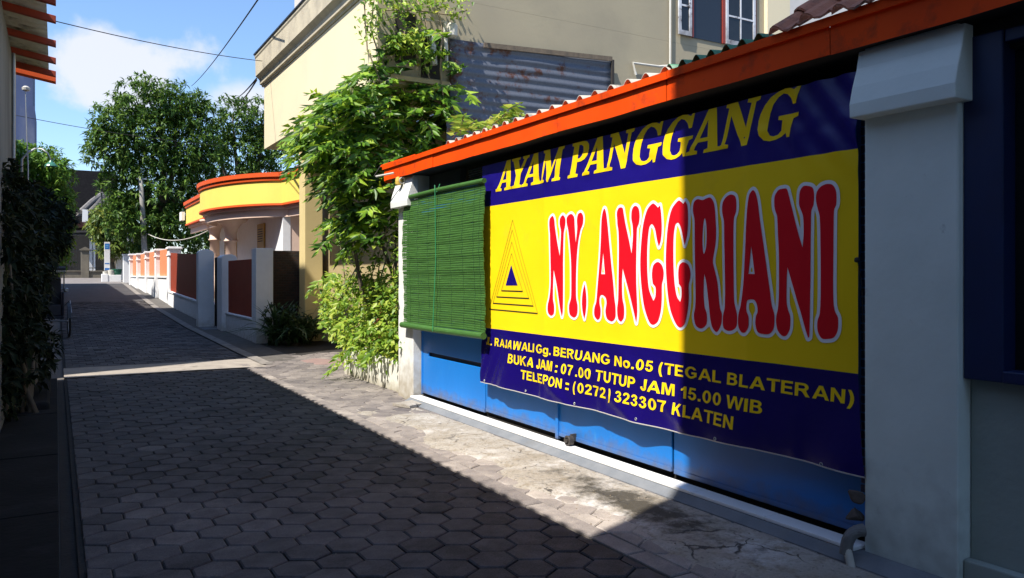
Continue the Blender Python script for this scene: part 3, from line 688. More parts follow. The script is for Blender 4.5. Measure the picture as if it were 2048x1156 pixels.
# --- the name, fat drip-shaped red letters with a white edge; corners marked by a third value
A_ = (1080, 340, 3.4); B_ = (1380, 340, 3.2118)
NAME = [
 (A_, [[(72,380),(74,335),(93,312),(104,335),(108,375),(125,500),(139,585,1),(146,480),(148,415),(140,370),(142,330),(160,307),(176,330),(176,372),(166,430),(160,600),(160,800),(158,960),(152,998,1),(140,940),(120,800),(98,676,1),(94,780),(94,875),(102,925),(100,975),(82,990),(62,968),(60,920),(70,870),(78,780),(79,600),(77,440)]]),
 (A_, [[(186,360),(188,320),(215,298),(236,320),(240,375),(246,495,1),(256,420),(258,385),(256,340),(264,300),(285,290),(299,315),(297,365),(280,410),(262,500),(252,620),(248,760),(250,870),(260,920),(257,980),(235,1003),(205,980),(201,920),(214,870),(216,760),(214,620),(205,500),(196,410)]]),
 (A_, [[(308,774,1),(319,830),(323,900),(318,965),(308,1013,1),(297,970),(291,900),(296,830)]]),
 (A_, [[(446,262),(455,290),(462,350),(475,500),(490,640),(505,760),(514,870),(521,930),(519,1000),(495,1028),(462,1010),(453,960),(460,905),(455,870),(440,850),(422,850),(413,870),(412,905),(420,950),(415,1000),(397,1017),(377,990),(377,940),(390,895),(400,760),(408,640),(416,500),(424,350),(434,290)],[(436,556,1),(450,708,1),(422,708,1)]]),
 (A_, [[(532,340),(530,290),(545,258),(570,258),(577,290),(590,370),(612,470),(632,568,1),(640,450),(638,380),(630,330),(635,270),(655,244),(678,258),(685,310),(680,360),(667,400),(664,560),(664,760),(668,960),(660,1040,1),(648,980),(620,850),(600,770),(572,670,1),(568,760),(570,870),(580,930),(578,1000),(558,1030),(538,1010),(532,950),(540,880),(543,760),(543,560),(540,420),(533,370)]]),
 (A_, [[(770,228),(790,238),(805,256,1),(820,240,1),(828,300),(832,400),(825,480),(812,522,1),(800,480),(785,400),(765,368),(748,390),(738,480),(735,580),(738,720),(748,820),(775,890,1),(788,860),(789,800),(771,772,1),(766,710),(775,650),(803,625),(832,645),(845,690),(842,740),(833,780),(832,880),(825,960),(805,1030),(772,1053),(745,1030),(715,940),(698,800),(690,640),(695,500),(708,370),(735,270)]]),
 (A_, [[(945,208),(965,218),(980,230,1),(995,212,1),(1008,240),(1014,330),(1010,440),(992,513,1),(980,460),(965,400),(945,358),(925,370),(914,440),(912,560),(914,680),(920,780),(935,860),(957,897,1),(966,860),(965,800),(948,772,1),(945,700),(955,645),(985,626),(1017,645),(1030,700),(1025,750),(1018,780),(1018,880),(1010,970),(990,1050),(955,1070),(925,1040),(890,950),(870,820),(860,650),(863,500),(875,370),(900,265)]]),
 (B_, [[(22,260),(28,210),(50,188),(85,193),(110,182),(135,178),(155,205),(165,260),(170,330),(174,400),(170,480),(155,560),(153,600),(165,650),(180,720),(190,820),(200,890),(212,925),(208,990),(180,1040),(150,1010),(135,950),(120,820),(108,720),(97,668,1),(93,720),(92,800),(98,880),(113,925),(112,990),(80,1018),(45,1000),(30,940),(38,880),(40,800),(38,600),(36,450),(33,320)],[(98,310),(108,340),(112,420),(108,500),(95,540),(88,510),(86,430),(90,350)]]),
 (B_, [[(212,270),(215,210),(240,172),(270,158),(298,170),(307,210),(305,270),(292,310),(288,500),(288,700),(292,840),(300,880),(312,930),(310,1000),(285,1028),(250,1032),(222,1010),(218,940),(230,880),(230,700),(228,500),(225,330)]]),
 (B_, [[(415,130),(432,150),(445,200),(460,320),(480,480),(500,640),(520,780),(532,870),(548,930),(545,1010),(520,1050),(480,1053),(445,1040),(430,990),(433,940),(443,910),(440,870),(425,837),(402,830),(380,840),(374,880),(378,910),(390,940),(388,1010),(365,1043),(340,1040),(320,1000),(320,930),(335,870),(350,740),(362,560),(372,400),(382,250),(395,160)],[(406,490,1),(424,668,1),(388,668,1)]]),
 (B_, [[(550,230),(552,170),(575,130),(605,120),(628,122),(640,160),(660,240),(690,360),(728,497,1),(735,400),(733,300),(722,260),(710,220),(715,140),(735,105),(765,103),(795,115),(804,160),(800,220),(785,265),(780,400),(778,700),(775,950),(770,1070),(762,1078,1),(745,1020),(715,900),(675,780),(630,625,1),(625,720),(625,850),(635,900),(648,940),(645,1020),(620,1065),(590,1060),(565,1020),(558,950),(570,890),(575,800),(575,560),(570,400),(567,300),(555,260)]]),
 (B_, [[(815,190),(822,140),(850,105),(890,90),(925,98),(945,140),(945,220),(930,260),(926,450),(926,700),(930,860),(940,910),(958,950),(955,1030),(930,1075),(890,1085),(850,1080),(825,1030),(825,970),(840,920),(845,800),(842,500),(838,300),(825,245)]]),
]
def smooth_loop(pts, sub=4):
    n = len(pts); out_ = []
    P = [Vector((p[0], p[1])) for p in pts]; C = [len(p) > 2 for p in pts]
    def tang(i):
        return Vector((0, 0)) if C[i] else (P[(i + 1) % n] - P[i - 1]) * .5
    for i in range(n):
        j = (i + 1) % n; a, b = P[i], P[j]; d = (b - a).length
        ta, tb = tang(i), tang(j)
        if ta.length > d: ta = ta * (d / ta.length)
        if tb.length > d: tb = tb * (d / tb.length)
        if C[i]: ta = (b - a) * .8
        if C[j]: tb = (b - a) * .8
        for k in range(sub):
            t = k / sub; h1 = 2 * t ** 3 - 3 * t ** 2 + 1; h2 = t ** 3 - 2 * t ** 2 + t; h3 = -2 * t ** 3 + 3 * t ** 2; h4 = t ** 3 - t ** 2
            out_.append(a * h1 + ta * h2 + b * h3 + tb * h4)
    return [(p.x, p.y) for p in out_]
def area(lp): return .5 * sum(lp[i - 1][0] * lp[i][1] - lp[i][0] * lp[i - 1][1] for i in range(len(lp)))
def offset_loop(lp, d):
    """moves a loop outward by d (inward for negative d), dropping points that would cross the original line"""
    n = len(lp); sg = 1 if area(lp) > 0 else -1; res = []
    V = [Vector(p) for p in lp]
    for i in range(n):
        a, b, c = V[i - 1], V[i], V[(i + 1) % n]
        e1 = (b - a); e2 = (c - b)
        if e1.length < 1e-6 or e2.length < 1e-6: continue
        e1.normalize(); e2.normalize()
        n1 = Vector((e1.y, -e1.x)) * sg; n2 = Vector((e2.y, -e2.x)) * sg
        cr = (e1.x * e2.y - e1.y * e2.x) * sg; dot = e1.dot(e2)
        if cr * (1 if d > 0 else -1) > 0 and dot < .6:     # convex corner: round it
            a1 = math.atan2(n1.y, n1.x); da = math.atan2(n1.x * n2.y - n1.y * n2.x, n1.dot(n2))
            for k in range(5): res.append(b + Vector((math.cos(a1 + da * k / 4), math.sin(a1 + da * k / 4))) * d)
        else:
            bis = n1 + n2
            if bis.length < .2: continue
            bis.normalize(); L_ = min(d / max(.35, bis.dot(n1)), 1.6 * d) if d > 0 else max(d / max(.35, bis.dot(n1)), 1.6 * d); res.append(b + bis * L_)
    ad = abs(d) * .93
    ok = []
    for p in res:
        dm = min(segd(p, V[i - 1], V[i]) for i in range(n))
        if dm >= ad: ok.append((p.x, p.y))
    return ok
def segd(p, a, b):
    ab = b - a; l = ab.length_squared
    t = 0 if l == 0 else max(0, min(1, (p - a).dot(ab) / l)); return (p - a - ab * t).length
s = Sheet(); e = Sheet()
for i, ((ox, oy, sc), loops) in enumerate(NAME):
    L3 = [[pt(ox + x / sc, oy + y / sc) for x, y in smooth_loop(lp)] for lp in loops]
    vs, fs = fill2d(L3); s.put(vs, fs, .0042)
    off = [offset_loop(L3[0], .021)]
    for h in L3[1:]:
        q = offset_loop(h, -.013)
        if len(q) > 4: off.append(q)
    vs, fs = fill2d(off); e.put(vs, fs, .0022 + .0005 * (i % 3))
name_o = s.build('lettering', M_vr, ban); e.build('white_edge', M_vw, name_o)

# --- three address lines
XL = XB - .045
def arc(cx, cy, rx, ry, a0, a1, n=10): return [(cx + rx * math.cos(math.radians(a0 + (a1 - a0) * k / n)), cy + ry * math.sin(math.radians(a0 + (a1 - a0) * k / n))) for k in range(n + 1)]
GS = {
 'I': [[(0, 0), (0, 1), (.21, 1), (.21, 0)]],
 'L': [[(0, 0), (0, 1), (.21, 1), (.21, .17), (.66, .17), (.66, 0)]],
 'T': [[(.31, 0), (.31, .83), (0, .83), (0, 1), (.82, 1), (.82, .83), (.52, .83), (.52, 0)]],
 'E': [[(0, 0), (0, 1), (.72, 1), (.72, .83), (.21, .83), (.21, .60), (.67, .60), (.67, .43), (.21, .43), (.21, .17), (.74, .17), (.74, 0)]],
 'N': [[(0, 0), (0, 1), (.20, 1), (.60, .36), (.60, 1), (.80, 1), (.80, 0), (.59, 0), (.20, .65), (.20, 0)]],
 'K': [[(0, 0), (0, 1), (.21, 1), (.21, .56), (.57, 1), (.84, 1), (.46, .59), (.87, 0), (.61, 0), (.33, .44), (.21, .30), (.21, 0)]],
 'A': [[(0, 0), (.38, 1), (.60, 1), (.98, 0), (.76, 0), (.68, .22), (.30, .22), (.215, 0)], [(.365, .39), (.615, .39), (.49, .76)]],
 'W': [[(.25, 0), (0, 1), (.21, 1), (.36, .31), (.55, 1), (.79, 1), (.98, .30), (1.13, 1), (1.34, 1), (1.08, 0), (.87, 0), (.67, .74), (.47, 0)]],
 'M': [[(0, 0), (0, 1), (.30, 1), (.48, .32), (.66, 1), (.96, 1), (.96, 0), (.77, 0), (.77, .79), (.575, 0), (.385, 0), (.19, .79), (.19, 0)]],
 '7': [[(0, .83), (0, 1), (.66, 1), (.66, .86), (.52, .63), (.42, .36), (.38, 0), (.17, 0), (.21, .33), (.30, .60), (.44, .83)]],
 '1': [[(.24, 0), (.24, .72), (.14, .64), (0, .58), (0, .76), (.14, .83), (.27, 1), (.44, 1), (.44, 0)]],
 '.': [[(0, 0), (0, .20), (.21, .20), (.21, 0)]],
 ':': [[(0, 0), (0, .20), (.21, .20), (.21, 0)], [(0, .52), (0, .72), (.21, .72), (.21, .52)]],
 '0': [arc(.33, .495, .33, .515, 0, 345, 23), arc(.33, .495, .13, .34, 0, 345, 23)],
 'O': [arc(.46, .5, .46, .52, 0, 345, 23), arc(.46, .5, .25, .345, 0, 345, 23)],
 'o': [arc(.37, .36, .37, .38, 0, 345, 23), arc(.37, .36, .165, .20, 0, 345, 23)],
 'P': [[(0, 0), (0, 1), (.42, 1)] + arc(.42, .685, .34, .315, 80, -90) + [(.21, .37), (.21, 0)], [(.21, .83)] + arc(.40, .69, .14, .14, 90, -90) + [(.21, .55)]],
 'R': [[(0, 0), (0, 1), (.46, 1)] + arc(.46, .71, .33, .29, 80, -55) + [(.70, .30), (.88, 0), (.63, 0), (.44, .32), (.35, .41), (.21, .415), (.21, 0)], [(.21, .83)] + arc(.45, .705, .13, .125, 90, -90) + [(.21, .58)]],
 'B': [[(0, 0), (0, 1), (.42, 1)] + arc(.42, .75, .30, .25, 80, -45) + arc(.43, .295, .35, .295, 50, -90), [(.21, .83)] + arc(.40, .72, .12, .11, 90, -90) + [(.21, .61)], [(.21, .45)] + arc(.42, .31, .14, .14, 90, -90) + [(.21, .17)]],
 'U': [[(0, 1)] + arc(.40, .37, .40, .39, 180, 360, 14) + [(.80, 1), (.59, 1)] + arc(.40, .36, .19, .20, 360, 180, 12) + [(.21, 1)]],
 'J': [[(.34, 1), (.55, 1)] + arc(.275, .30, .275, .32, 0, -178, 14) + [(.20, .36)] + arc(.27, .29, .075, .13, 175, 360, 8)],
 'G': [arc(.46, .5, .46, .52, 32, 318, 22) + [(.90, .18), (.90, .54), (.49, .54), (.49, .37), (.70, .37), (.70, .25)] + arc(.46, .5, .25, .345, 312, 42, 18)],
 'g': [[(.50, .72), (.69, .72)] + arc(.35, .02, .34, .31, 0, -160, 12) + [(.23, -.09)] + arc(.35, -.02, .14, .11, 210, 360, 8) + [(.49, .08)] + arc(.32, .36, .32, .38, 300, 60, 16), arc(.355, .37, .145, .21, 0, 340, 17)],
 '2': [[(0, 0), (.02, .14), (.10, .28), (.26, .44), (.40, .58), (.45, .70), (.43, .80), (.33, .85), (.23, .81), (.20, .70), (.01, .72), (.06, .88), (.18, .98), (.34, 1.01), (.52, .97), (.63, .86), (.65, .72), (.61, .57), (.48, .41), (.34, .28), (.27, .18), (.66, .18), (.66, 0)]],
 '3': [[(0, .27), (.19, .30), (.23, .19), (.33, .15), (.43, .19), (.47, .31), (.42, .42), (.31, .46), (.23, .45), (.25, .60), (.36, .62), (.42, .73), (.39, .82), (.31, .86), (.23, .82), (.20, .72), (.02, .75), (.08, .90), (.19, .99), (.33, 1.01), (.48, .98), (.59, .87), (.61, .74), (.57, .62), (.48, .54), (.61, .46), (.67, .31), (.62, .13), (.50, .02), (.33, -.02), (.17, .02), (.05, .12)]],
 '5': [[(0, .27), (.20, .29), (.24, .19), (.33, .15), (.43, .20), (.47, .33), (.43, .46), (.33, .50), (.25, .48), (.19, .42), (.03, .45), (.12, 1), (.61, 1), (.61, .83), (.27, .83), (.24, .62), (.36, .65), (.52, .60), (.63, .50), (.67, .34), (.64, .19), (.56, .07), (.45, 0), (.33, -.02), (.15, .03), (.04, .14)]],
 '(': [[(.36, 1.02), (.19, 1.02), (.09, .82), (.02, .58), (0, .36), (.02, .14), (.09, -.10), (.19, -.29), (.36, -.29), (.27, -.05), (.22, .17), (.21, .36), (.22, .56), (.27, .78)]],
}
GS[')'] = [[(.36 - x, y) for x, y in GS['('][0]]]
def words2d(wd):
    x = 0; gl = []
    for ch in wd:
        w_ = max(p[0] for lp in GS[ch] for p in lp); gl.append([[(px_ + x, py_) for px_, py_ in lp] for lp in GS[ch]]); x += w_ + (.14 if ch not in 'AJTLW' else .08)
    return gl, max(p[0] for g_ in gl for lp in g_ for p in lp)
LINES = [
 ((967, .1458, .1640), (1702, .1470, .1650), [('JL.', 966.5, 978), ('RAJAWALI', 983, 1062.5), ('Gg.', 1066.5, 1094.7), ('BERUANG', 1100.7, 1212.6), ('No.05', 1222.8, 1299.8), ('(TEGAL', 1311, 1435.6), ('BLATERAN)', 1448, 1702)]),
 ((1015, .1753, .1955), (1521, .1803, .1990), [('BUKA', 1015.3, 1064), ('JAM', 1068.8, 1100), (':', 1107.4, 1111.8), ('07', 1119, 1142), ('.00', 1149, 1179.7), ('TUTUP', 1187.5, 1268), ('JAM', 1279.4, 1343.6), ('15.00', 1357.6, 1438.5), ('WIB', 1450, 1520.8)]),
 ((1040, .2055, .2245), (1470, .2092, .2285), [('TELEPON', 1040, 1123.5), (':', 1131, 1137.8), ('(', 1146.7, 1151.5), ('0272', 1156, 1209.8), (')', 1215.7, 1221.3), ('323307', 1230, 1329), ('KLATEN', 1341.6, 1469.5)]),
]
for (ul, cl, bl), (ur, cr_, br), words in LINES:
    y_l, y_r = yX(ul, XL), yX(ur, XL)
    for wd, u0, u1 in words:
        s = Sheet(); gl, x1 = words2d(wd); ya, yb = yX(u0, XL), yX(u1, XL)
        def lay(x, y):
            Y = ya + (yb - ya) * x / x1; t = (Y - y_l) / (y_r - y_l)
            zc = H - (cl + (cr_ - cl) * t) / CT * XL; zb = H - (bl + (br - bl) * t) / CT * XL
            return (Y, zb + (zc - zb) * y)
        for loops in gl:
            vs, fs = fill2d([[lay(x, y) for x, y in lp] for lp in loops]); s.put(vs, fs, .0028)
        s.build('lettering', M_vy, ban)

# --- nested triangle emblem
G_ = (960, 420, 5.027)
TRI = [((330, 100), (98, 997), (588, 1040)), ((327, 200), (133, 937), (543, 965)), ((323, 320), (168, 873), (497, 889)), ((322, 435), (217, 811), (434, 818))]
s = Sheet()
for t in TRI:
    P = [Vector(pt(G_[0] + x / G_[2], G_[1] + y / G_[2])) for x, y in t]
    for i in range(3):
        a, b = P[i], P[(i + 1) % 3]; wd = .011 if i == 1 else .0040
        d = (b - a).normalized(); nn = Vector((-d.y, d.x)) * wd * .5
        s.put([tuple(a - nn), tuple(b - nn), tuple(b + nn), tuple(a + nn)], [(0, 1, 2, 3)], .0022 + .0003 * i)
emb = s.build('triangle_emblem', M_vk, ban)
s = Sheet(); s.put([pt(G_[0] + x / G_[2], G_[1] + y / G_[2]) for x, y in ((320, 552), (260, 758), (384, 758))], [(0, 1, 2)], .0022)
s.build('triangle_core', M_vb, emb)
# cord and knob at the banner's right edge
kn = onX(1714, 520, XB - .02)
MB().lathe((kn.x, kn.y, kn.z), [(.004, -.014), (.013, -.010), (.015, 0), (.011, .012), (.003, .015)], 10).tube([(kn.x, kn.y - .003, kn.z), (kn.x + .01, kn.y - .02, kn.z - .12), (kn.x + .03, kn.y - .02, kn.z - .5)], .003, 5).build('tie_cord', M_rubber, ban)

# ------------------------------------------------------------------ rolled bamboo blind
bl_ = thing('bamboo_blind', 'green bamboo slat blind hanging between the left pillar and the banner', 'blind', (3.61, 7.7, .86))
XS = 3.60; a_, b_ = yX(969, XS), yX(807, XS); zt, zb = 2.415, .87
m = MB(); n = 62; gaps = random.Random(3)
for k in range(n):
    z = zb + .06 + (zt - zb - .10) * k / (n - 1); h = (zt - zb - .1) / (n - 1) * .5
    sway = .012 * math.sin(k * .11 + .5) + .004 * math.sin(k * .9)
    x = XS + sway; e0 = a_ + gaps.uniform(-.006, .008); e1 = b_ + gaps.uniform(-.008, .006)
    ring = []
    for j in range(9):
        y = e0 + (e1 - e0) * j / 8; dz = gaps.gauss(0, .0018) + .006 * math.sin(y * 2 + k * .05) - .010 * ((j - 4) / 4) ** 2 * 0
        hh = h * gaps.uniform(.90, .99)
        ring.append([(x - .006, y, z + dz - hh * .5), (x - .0075, y, z + dz + hh * .35), (x - .003, y, z + dz + hh), (x + .002, y, z + dz + hh * .7), (x + .002, y, z + dz - hh)][::-1] if False else [(x + .002, y, z + dz - hh), (x - .005, y, z + dz - hh), (x - .0075, y, z + dz), (x - .005, y, z + dz + hh * .96), (x + .002, y, z + dz + hh * .96)])
    m.sweep(ring)
fixnormals(m.build('slats', M_green, bl_))
MB().tube([(XS - .005, a_ - .006, zt - .012), (XS - .005, (a_ + b_) / 2, zt - .004), (XS - .005, b_ + .012, zt - .016)], .026, 12).build('head_roll', M_green, bl_)
MB().tube([(XS - .012, a_ - .004, zb + .022), (XS - .012, (a_ + b_) / 2, zb + .014), (XS - .012, b_ + .02, zb + .018)], .034, 12).build('bottom_roll', M_green, bl_)
yc = yX(876, XS)
MB().tube([(XS - .03, yc + .02, zt + .05), (XS - .036, yc, zt), (XS - .022, yc + .01, (zt + zb) / 2), (XS - .05, yc + .03, zb)], .005, 6).tube([(XS + .01, yc - .03, zt + .06), (XS - .03, yc - .03, zt - .03)], .004, 6).build('cord', M_greencord, bl_)
m = MB()
for f in (.04, .1, .22, .36, .5, .64, .78, .9, .96):
    y = a_ + (b_ - a_) * f
    m.tube([(XS - .0088 + .012 * math.sin(k * .11 + .5) + .004 * math.sin(k * .9), y + .002 * math.sin(k), zb + .06 + (zt - zb - .10) * k / (n - 1)) for k in range(n)], .0016, 4)
m.build('binding_thread', paint('dark_green_thread', (.02, .07, .02), rough=.9), bl_)

# ------------------------------------------------------------------ lamp bracket under the far end of the eaves
lb = thing('lamp_bracket', 'small yellow lamp holder with a pale tube under the far end of the orange eaves', 'lamp', (3.6, 9.1, 2.5))
p0, p1 = onX(752, 353, 3.35), onX(788, 346, 3.50)
MB().tube([p0, p1], .012, 10).build('tube_arm', M_pvc, lb)
q = onX(797, 362, 3.56)
MB().lathe((q.x, q.y, q.z - .05), [(.02, 0), (.036, .01), (.04, .05), (.034, .09), (.015, .10)], 12).build('lamp_holder', paint('yellowed_plastic', (.62, .42, .08), rough=.5), lb)
MB().torus((q.x + .02, q.y - .07, q.z), (0, 1, .2), .035, .008, 16, 6).build('ring', M_pvc, lb)
MB().tube([p0, onX(748, 352, 3.35), onX(762, 330, 3.45)], .004, 5).build('wire', M_rubber, lb)

M_brickbit = paint('broken_brick', (.10, .075, .06), (.06, .05, .045), rough=.95, scale=20, bump=.5, bscale=50)
# ------------------------------------------------------------------ bent pipe and rubble by the near pillar
pp = thing('bent_pipe', 'grey worn elbow pipe standing against the base of the near whitewashed pillar', 'pipe', (3.5, 2.55, 0))
e0 = onX(1706, 1150, 3.50); e1 = onX(1692, 1080, 3.52); e2 = onX(1705, 1062, 3.53); e3 = onX(1727, 1060, 3.60)
MB().tube([(e0.x, e0.y, -.02), e0, e1 + Vector((0, 0, -.02))], [.021, .021, .022], 12).build('shaft', M_pvc, pp)
q0, q1, q2 = e1 + Vector((0, 0, -.07)), e1 + Vector((0, 0, .05)), e3
MB().tube([q0 * (1 - t) ** 2 + q1 * 2 * t * (1 - t) + q2 * t * t for t in [k / 9 for k in range(10)]], [.034] + [.031] * 8 + [.034], 14).build('elbow', paint('worn_grey_plastic', (.17, .165, .16), (.10, .10, .10), rough=.5, scale=20), pp)
for i, (u, v, r, lab) in enumerate([(1722, 995, .055, 'rough grey stone wedged at pillar foot, upper of two'), (1722, 1038, .06, 'rough grey stone at the pillar foot behind the bent pipe, lower of two')]):
    c = onX(u, v, 3.645); bm = bmesh.new(); rr = random.Random(i + 4)
    for _ in range(13):
        dv_ = Vector((rr.gauss(0, 1), rr.gauss(0, 1), rr.gauss(0, 1))).normalized() * r * rr.uniform(.85, 1.12); bm.verts.new((c.x + dv_.x * .9, c.y + .03 + dv_.y, c.z + dv_.z * .85))
    hu = bmesh.ops.convex_hull(bm, input=bm.verts[:]); bmesh.ops.delete(bm, geom=[v_ for v_ in bm.verts if not v_.link_faces], context='VERTS'); bmesh.ops.bevel(bm, geom=bm.edges[:], offset=.006, segments=1, affect='EDGES')
    me = bpy.data.meshes.new('stone'); bm.to_mesh(me); bm.free()
    tag(link_mesh('stone', me, M_brickbit), lab, 'stone', 'stones at the pillar foot')
# ------------------------------------------------------------------ cream house with the overhanging parapet
hs = thing('cream_house', 'tall cream house with a heavy stained cornice and overhanging upper wall above the climbing shrub', 'house', (6, 14, 0))
YW = 9.9; XO = 3.70; YE = 16.45; ZO = 4.07
m = MB(); m.box(XO, 5.25, YW, YE, ZO, 5.36)
m.build('overhang', M_cream, hs)
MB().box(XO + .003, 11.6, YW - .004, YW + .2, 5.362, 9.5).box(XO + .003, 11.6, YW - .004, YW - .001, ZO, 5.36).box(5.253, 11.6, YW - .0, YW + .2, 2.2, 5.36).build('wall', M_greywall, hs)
# cornice: moulded band and cap along the street side
prof = [(XO + .2, 5.365), (XO - .02, 5.365), (XO - .03, 5.40), (XO - .065, 5.41), (XO - .07, 5.50), (XO - .10, 5.53), (XO - .15, 5.57), (XO - .155, 5.92), (XO - .17, 5.95), (XO - .17, 6.0), (XO + .2, 6.0)]
fixnormals(MB().prismY(prof, YW - .05, YE + .12).build('cornice', M_creamtrim, hs))
MB().box(XO - .19, XO + .3, YW - .06, YE + .14, 6.003, 6.03).build('coping', M_blackmetal, hs)
MB().box(4.2, 9, YW + .5, 16.0, 6.0, 9.5).build('upper_wall', M_creampale, hs)
# recessed ground floor, its soffit and the ochre column that carries the far corner
M_recess = paint('recess_plaster', (.42, .33, .17), (.36, .29, .15), rough=.85)
MB().box(5.25, 5.4, YW, 17.6, -.05, ZO - .003).box(5.4, 9, 17.45, 17.6, -.05, ZO).build('ground_floor_wall', M_recess, hs)
MB().box(4.72, 7.0, YE + .003, 17.6, ZO, 4.4).build('slab', M_ochre, hs)
col = MB().box(4.70, 5.10, 17.05, 17.50, -.05, ZO - .003).build('column', M_ochre, hs, bevel=.012)
MB().box(4.685, 5.115, 17.035, 17.515, -.04, .10).build('plinth', M_ochre, col)
MB().box(5.10, 6.4, 16.9, 17.15, -.05, .50).build('low_wall', M_cream, hs, bevel=.01)
MB().box(3.95, 4.25, YW - .012, YW - .006, 4.35, 5.05).box(4.33, 4.62, YW - .012, YW - .006, 4.2, 4.75).build('side_opening', M_dark, hs)
MB().box(3.85, 4.72, YW - .10, YW - .006, 4.10, 4.16).build('ledge', M_recess, hs)
# upper window: brown frame, white glazed shutters standing open
M_redframe = paint('red_brown_frame', (.26, .035, .022), (.20, .03, .02), rough=.5)
M_peel = paint('peeling_white_paint', (.60, .62, .66), (.52, .54, .58), rough=.6, scale=12, dirt=(.05, .03, .025), dirt_scale=9, dirt_lo=.60, dirt_hi=.66, lowdirt=((.05, .03, .02), 5.3, 6.0))
def winX(u): return xY(u, YW)
zs0, zs1 = 5.50, 7.4
xa, xb_, xc, xd = winX(1353), winX(1379), winX(1447), winX(1506)
wf = MB().box(xb_, xb_ + .05, YW - .05, YW - .0045, zs0, zs1).box(xc - .06, xc, YW - .05, YW - .0045, zs0, zs1).box(xd, xd + .045, YW - .04, YW - .0045, zs0, zs1).build('window_frame', M_redframe, hs)
MB().box(xb_ + .052, xc - .062, YW - .02, YW - .006, zs0, zs1).build('opening', paint('dark_room_behind_glass', (.018, .022, .030), rough=.15), wf)
def sash(x0, x1, yo, n):
    m = MB(); t = .055
    m.box(x0, x0 + t, yo - .03, yo, zs0, zs1).box(x1 - t, x1, yo - .03, yo, zs0, zs1).box(x0 + t, x1 - t, yo - .029, yo, zs0, zs0 + t * 1.4)
    for k in range(1, 5): m.box(x0 + t, x1 - t, yo - .026, yo - .004, zs0 + .48 * k, zs0 + .48 * k + .03)
    if n: xm = (x0 + x1) / 2; m.box(xm - .014, xm + .014, yo - .025, yo - .005, zs0 + t * 1.4, zs1)
    p = m.build('shutter', M_peel, hs); MB().box(x0 + t, x1 - t, yo - .014, yo - .011, zs0 + .05, zs1).build('pane', M_glass, p)
sash(xa, xb_ - .003, YW - .035, 0); sash(xc + .003, xd - .003, YW - .035, 1)
# pilaster and the paler block beside it
MB().box(winX(1528), winX(1573), YW - .08, YW - .0045, 4.0, 9.5).build('pilaster', M_cream, hs)
nb = thing('grey_house', 'pale grey plastered wall of the house rising behind the clay tiles', 'house', (13, 12, 0))
MB().box(11.65, 20, 11.2, 18, 0, 11).build('wall', M_creampale, nb)
MB().box(11.60, 20.1, 11.15, 18.1, 11.0, 11.15).build('roof_slab', M_cement, nb)
# drain pipes on the wall
M_pvcw = paint('dull_white_pvc', (.60, .58, .52), (.52, .50, .44), rough=.5)
def dp(name, pts, r): return MB().tube(pts, r, 8).build(name, M_pvcw, hs)
xp = xY(1340, YW - .05); dp('drain_pipe', [(xp, YW - .05, 4.75), (xp + .02, YW - .05, 9.4)], .016)
a = onY(1266, 126, YW - .06); b = onY(1318, 133, YW - .06); c = onY(1345, 131, YW - .06); d = onY(1272, 150, YW - .06)
dp('elbow_pipe', [d, a, b, c], .020)
a = onY(862, 60, YW - .08); b = onY(868, 130, YW - .08); c = onY(895, 45, YW - .08)
dp('drain_pipe', [b, onY(864, 66, YW - .08)], .05)
dp('drain_pipe', [onY(893, 140, YW - .06), onY(890, 44, YW - .06), onY(845, 38, YW - .06)], .03)
q = onY(904, 62, YW - .12); MB().lathe((q.x, q.y, q.z - .09), [(.04, 0), (.075, .02), (.08, .16), (.06, .19), (.03, .20)], 12).build('pipe_end', M_pvcw, hs)
# rusty corrugated sheet with a batten on its upper edge
cs_ = thing('corrugated_sheet', 'rusty bluish corrugated iron sheet nailed to the cream wall above the eaves', 'metal sheet', (6.2, 9.83, 3.4))
def rustmat():
    m, t, b = _bsdf('rusty_zinc'); N = t.nodes.new; L = t.links.new
    geo = N('ShaderNodeNewGeometry'); P = geo.outputs['Position']
    n1 = N('ShaderNodeTexNoise'); n1.inputs['Scale'].default_value = 3.2; n1.inputs['Detail'].default_value = 9; n1.inputs['Roughness'].default_value = .72; L(P, n1.inputs['Vector'])
    n2 = N('ShaderNodeTexNoise'); n2.inputs['Scale'].default_value = 38; n2.inputs['Detail'].default_value = 5; L(P, n2.inputs['Vector'])
    gx = N('ShaderNodeSeparateXYZ'); L(P, gx.inputs[0])
    mr0 = N('ShaderNodeMapRange'); mr0.inputs['From Min'].default_value = 4.7; mr0.inputs['From Max'].default_value = 7.2; mr0.inputs['To Min'].default_value = .10; mr0.inputs['To Max'].default_value = -.05; L(gx.outputs['X'], mr0.inputs['Value'])
    ad = N('ShaderNodeMath'); ad.operation = 'ADD'; L(n1.outputs['Fac'], ad.inputs[0]); L(mr0.outputs[0], ad.inputs[1])
    mr = N('ShaderNodeMapRange'); mr.inputs['From Min'].default_value = .56; mr.inputs['From Max'].default_value = .66; L(ad.outputs[0], mr.inputs['Value'])
    z = N('ShaderNodeMix'); z.data_type = 'RGBA'; z.inputs['A'].default_value = (.075, .086, .112, 1); z.inputs['B'].default_value = (.14, .153, .187, 1); L(n2.outputs['Fac'], z.inputs['Factor'])
    x = N('ShaderNodeMix'); x.data_type = 'RGBA'; L(mr.outputs[0], x.inputs['Factor']); L(z.outputs['Result'], x.inputs['A']); x.inputs['B'].default_value = (.085, .028, .012, 1)
    L(x.outputs['Result'], b.inputs['Base Color']); b.inputs['Roughness'].default_value = .55; b.inputs['Metallic'].default_value = .25
    bp = N('ShaderNodeBump'); bp.inputs['Strength'].default_value = .25; bp.inputs['Distance'].default_value = .006; L(n2.outputs['Fac'], bp.inputs['Height']); L(bp.outputs[0], b.inputs['Normal'])
    return m
M_rust = rustmat()
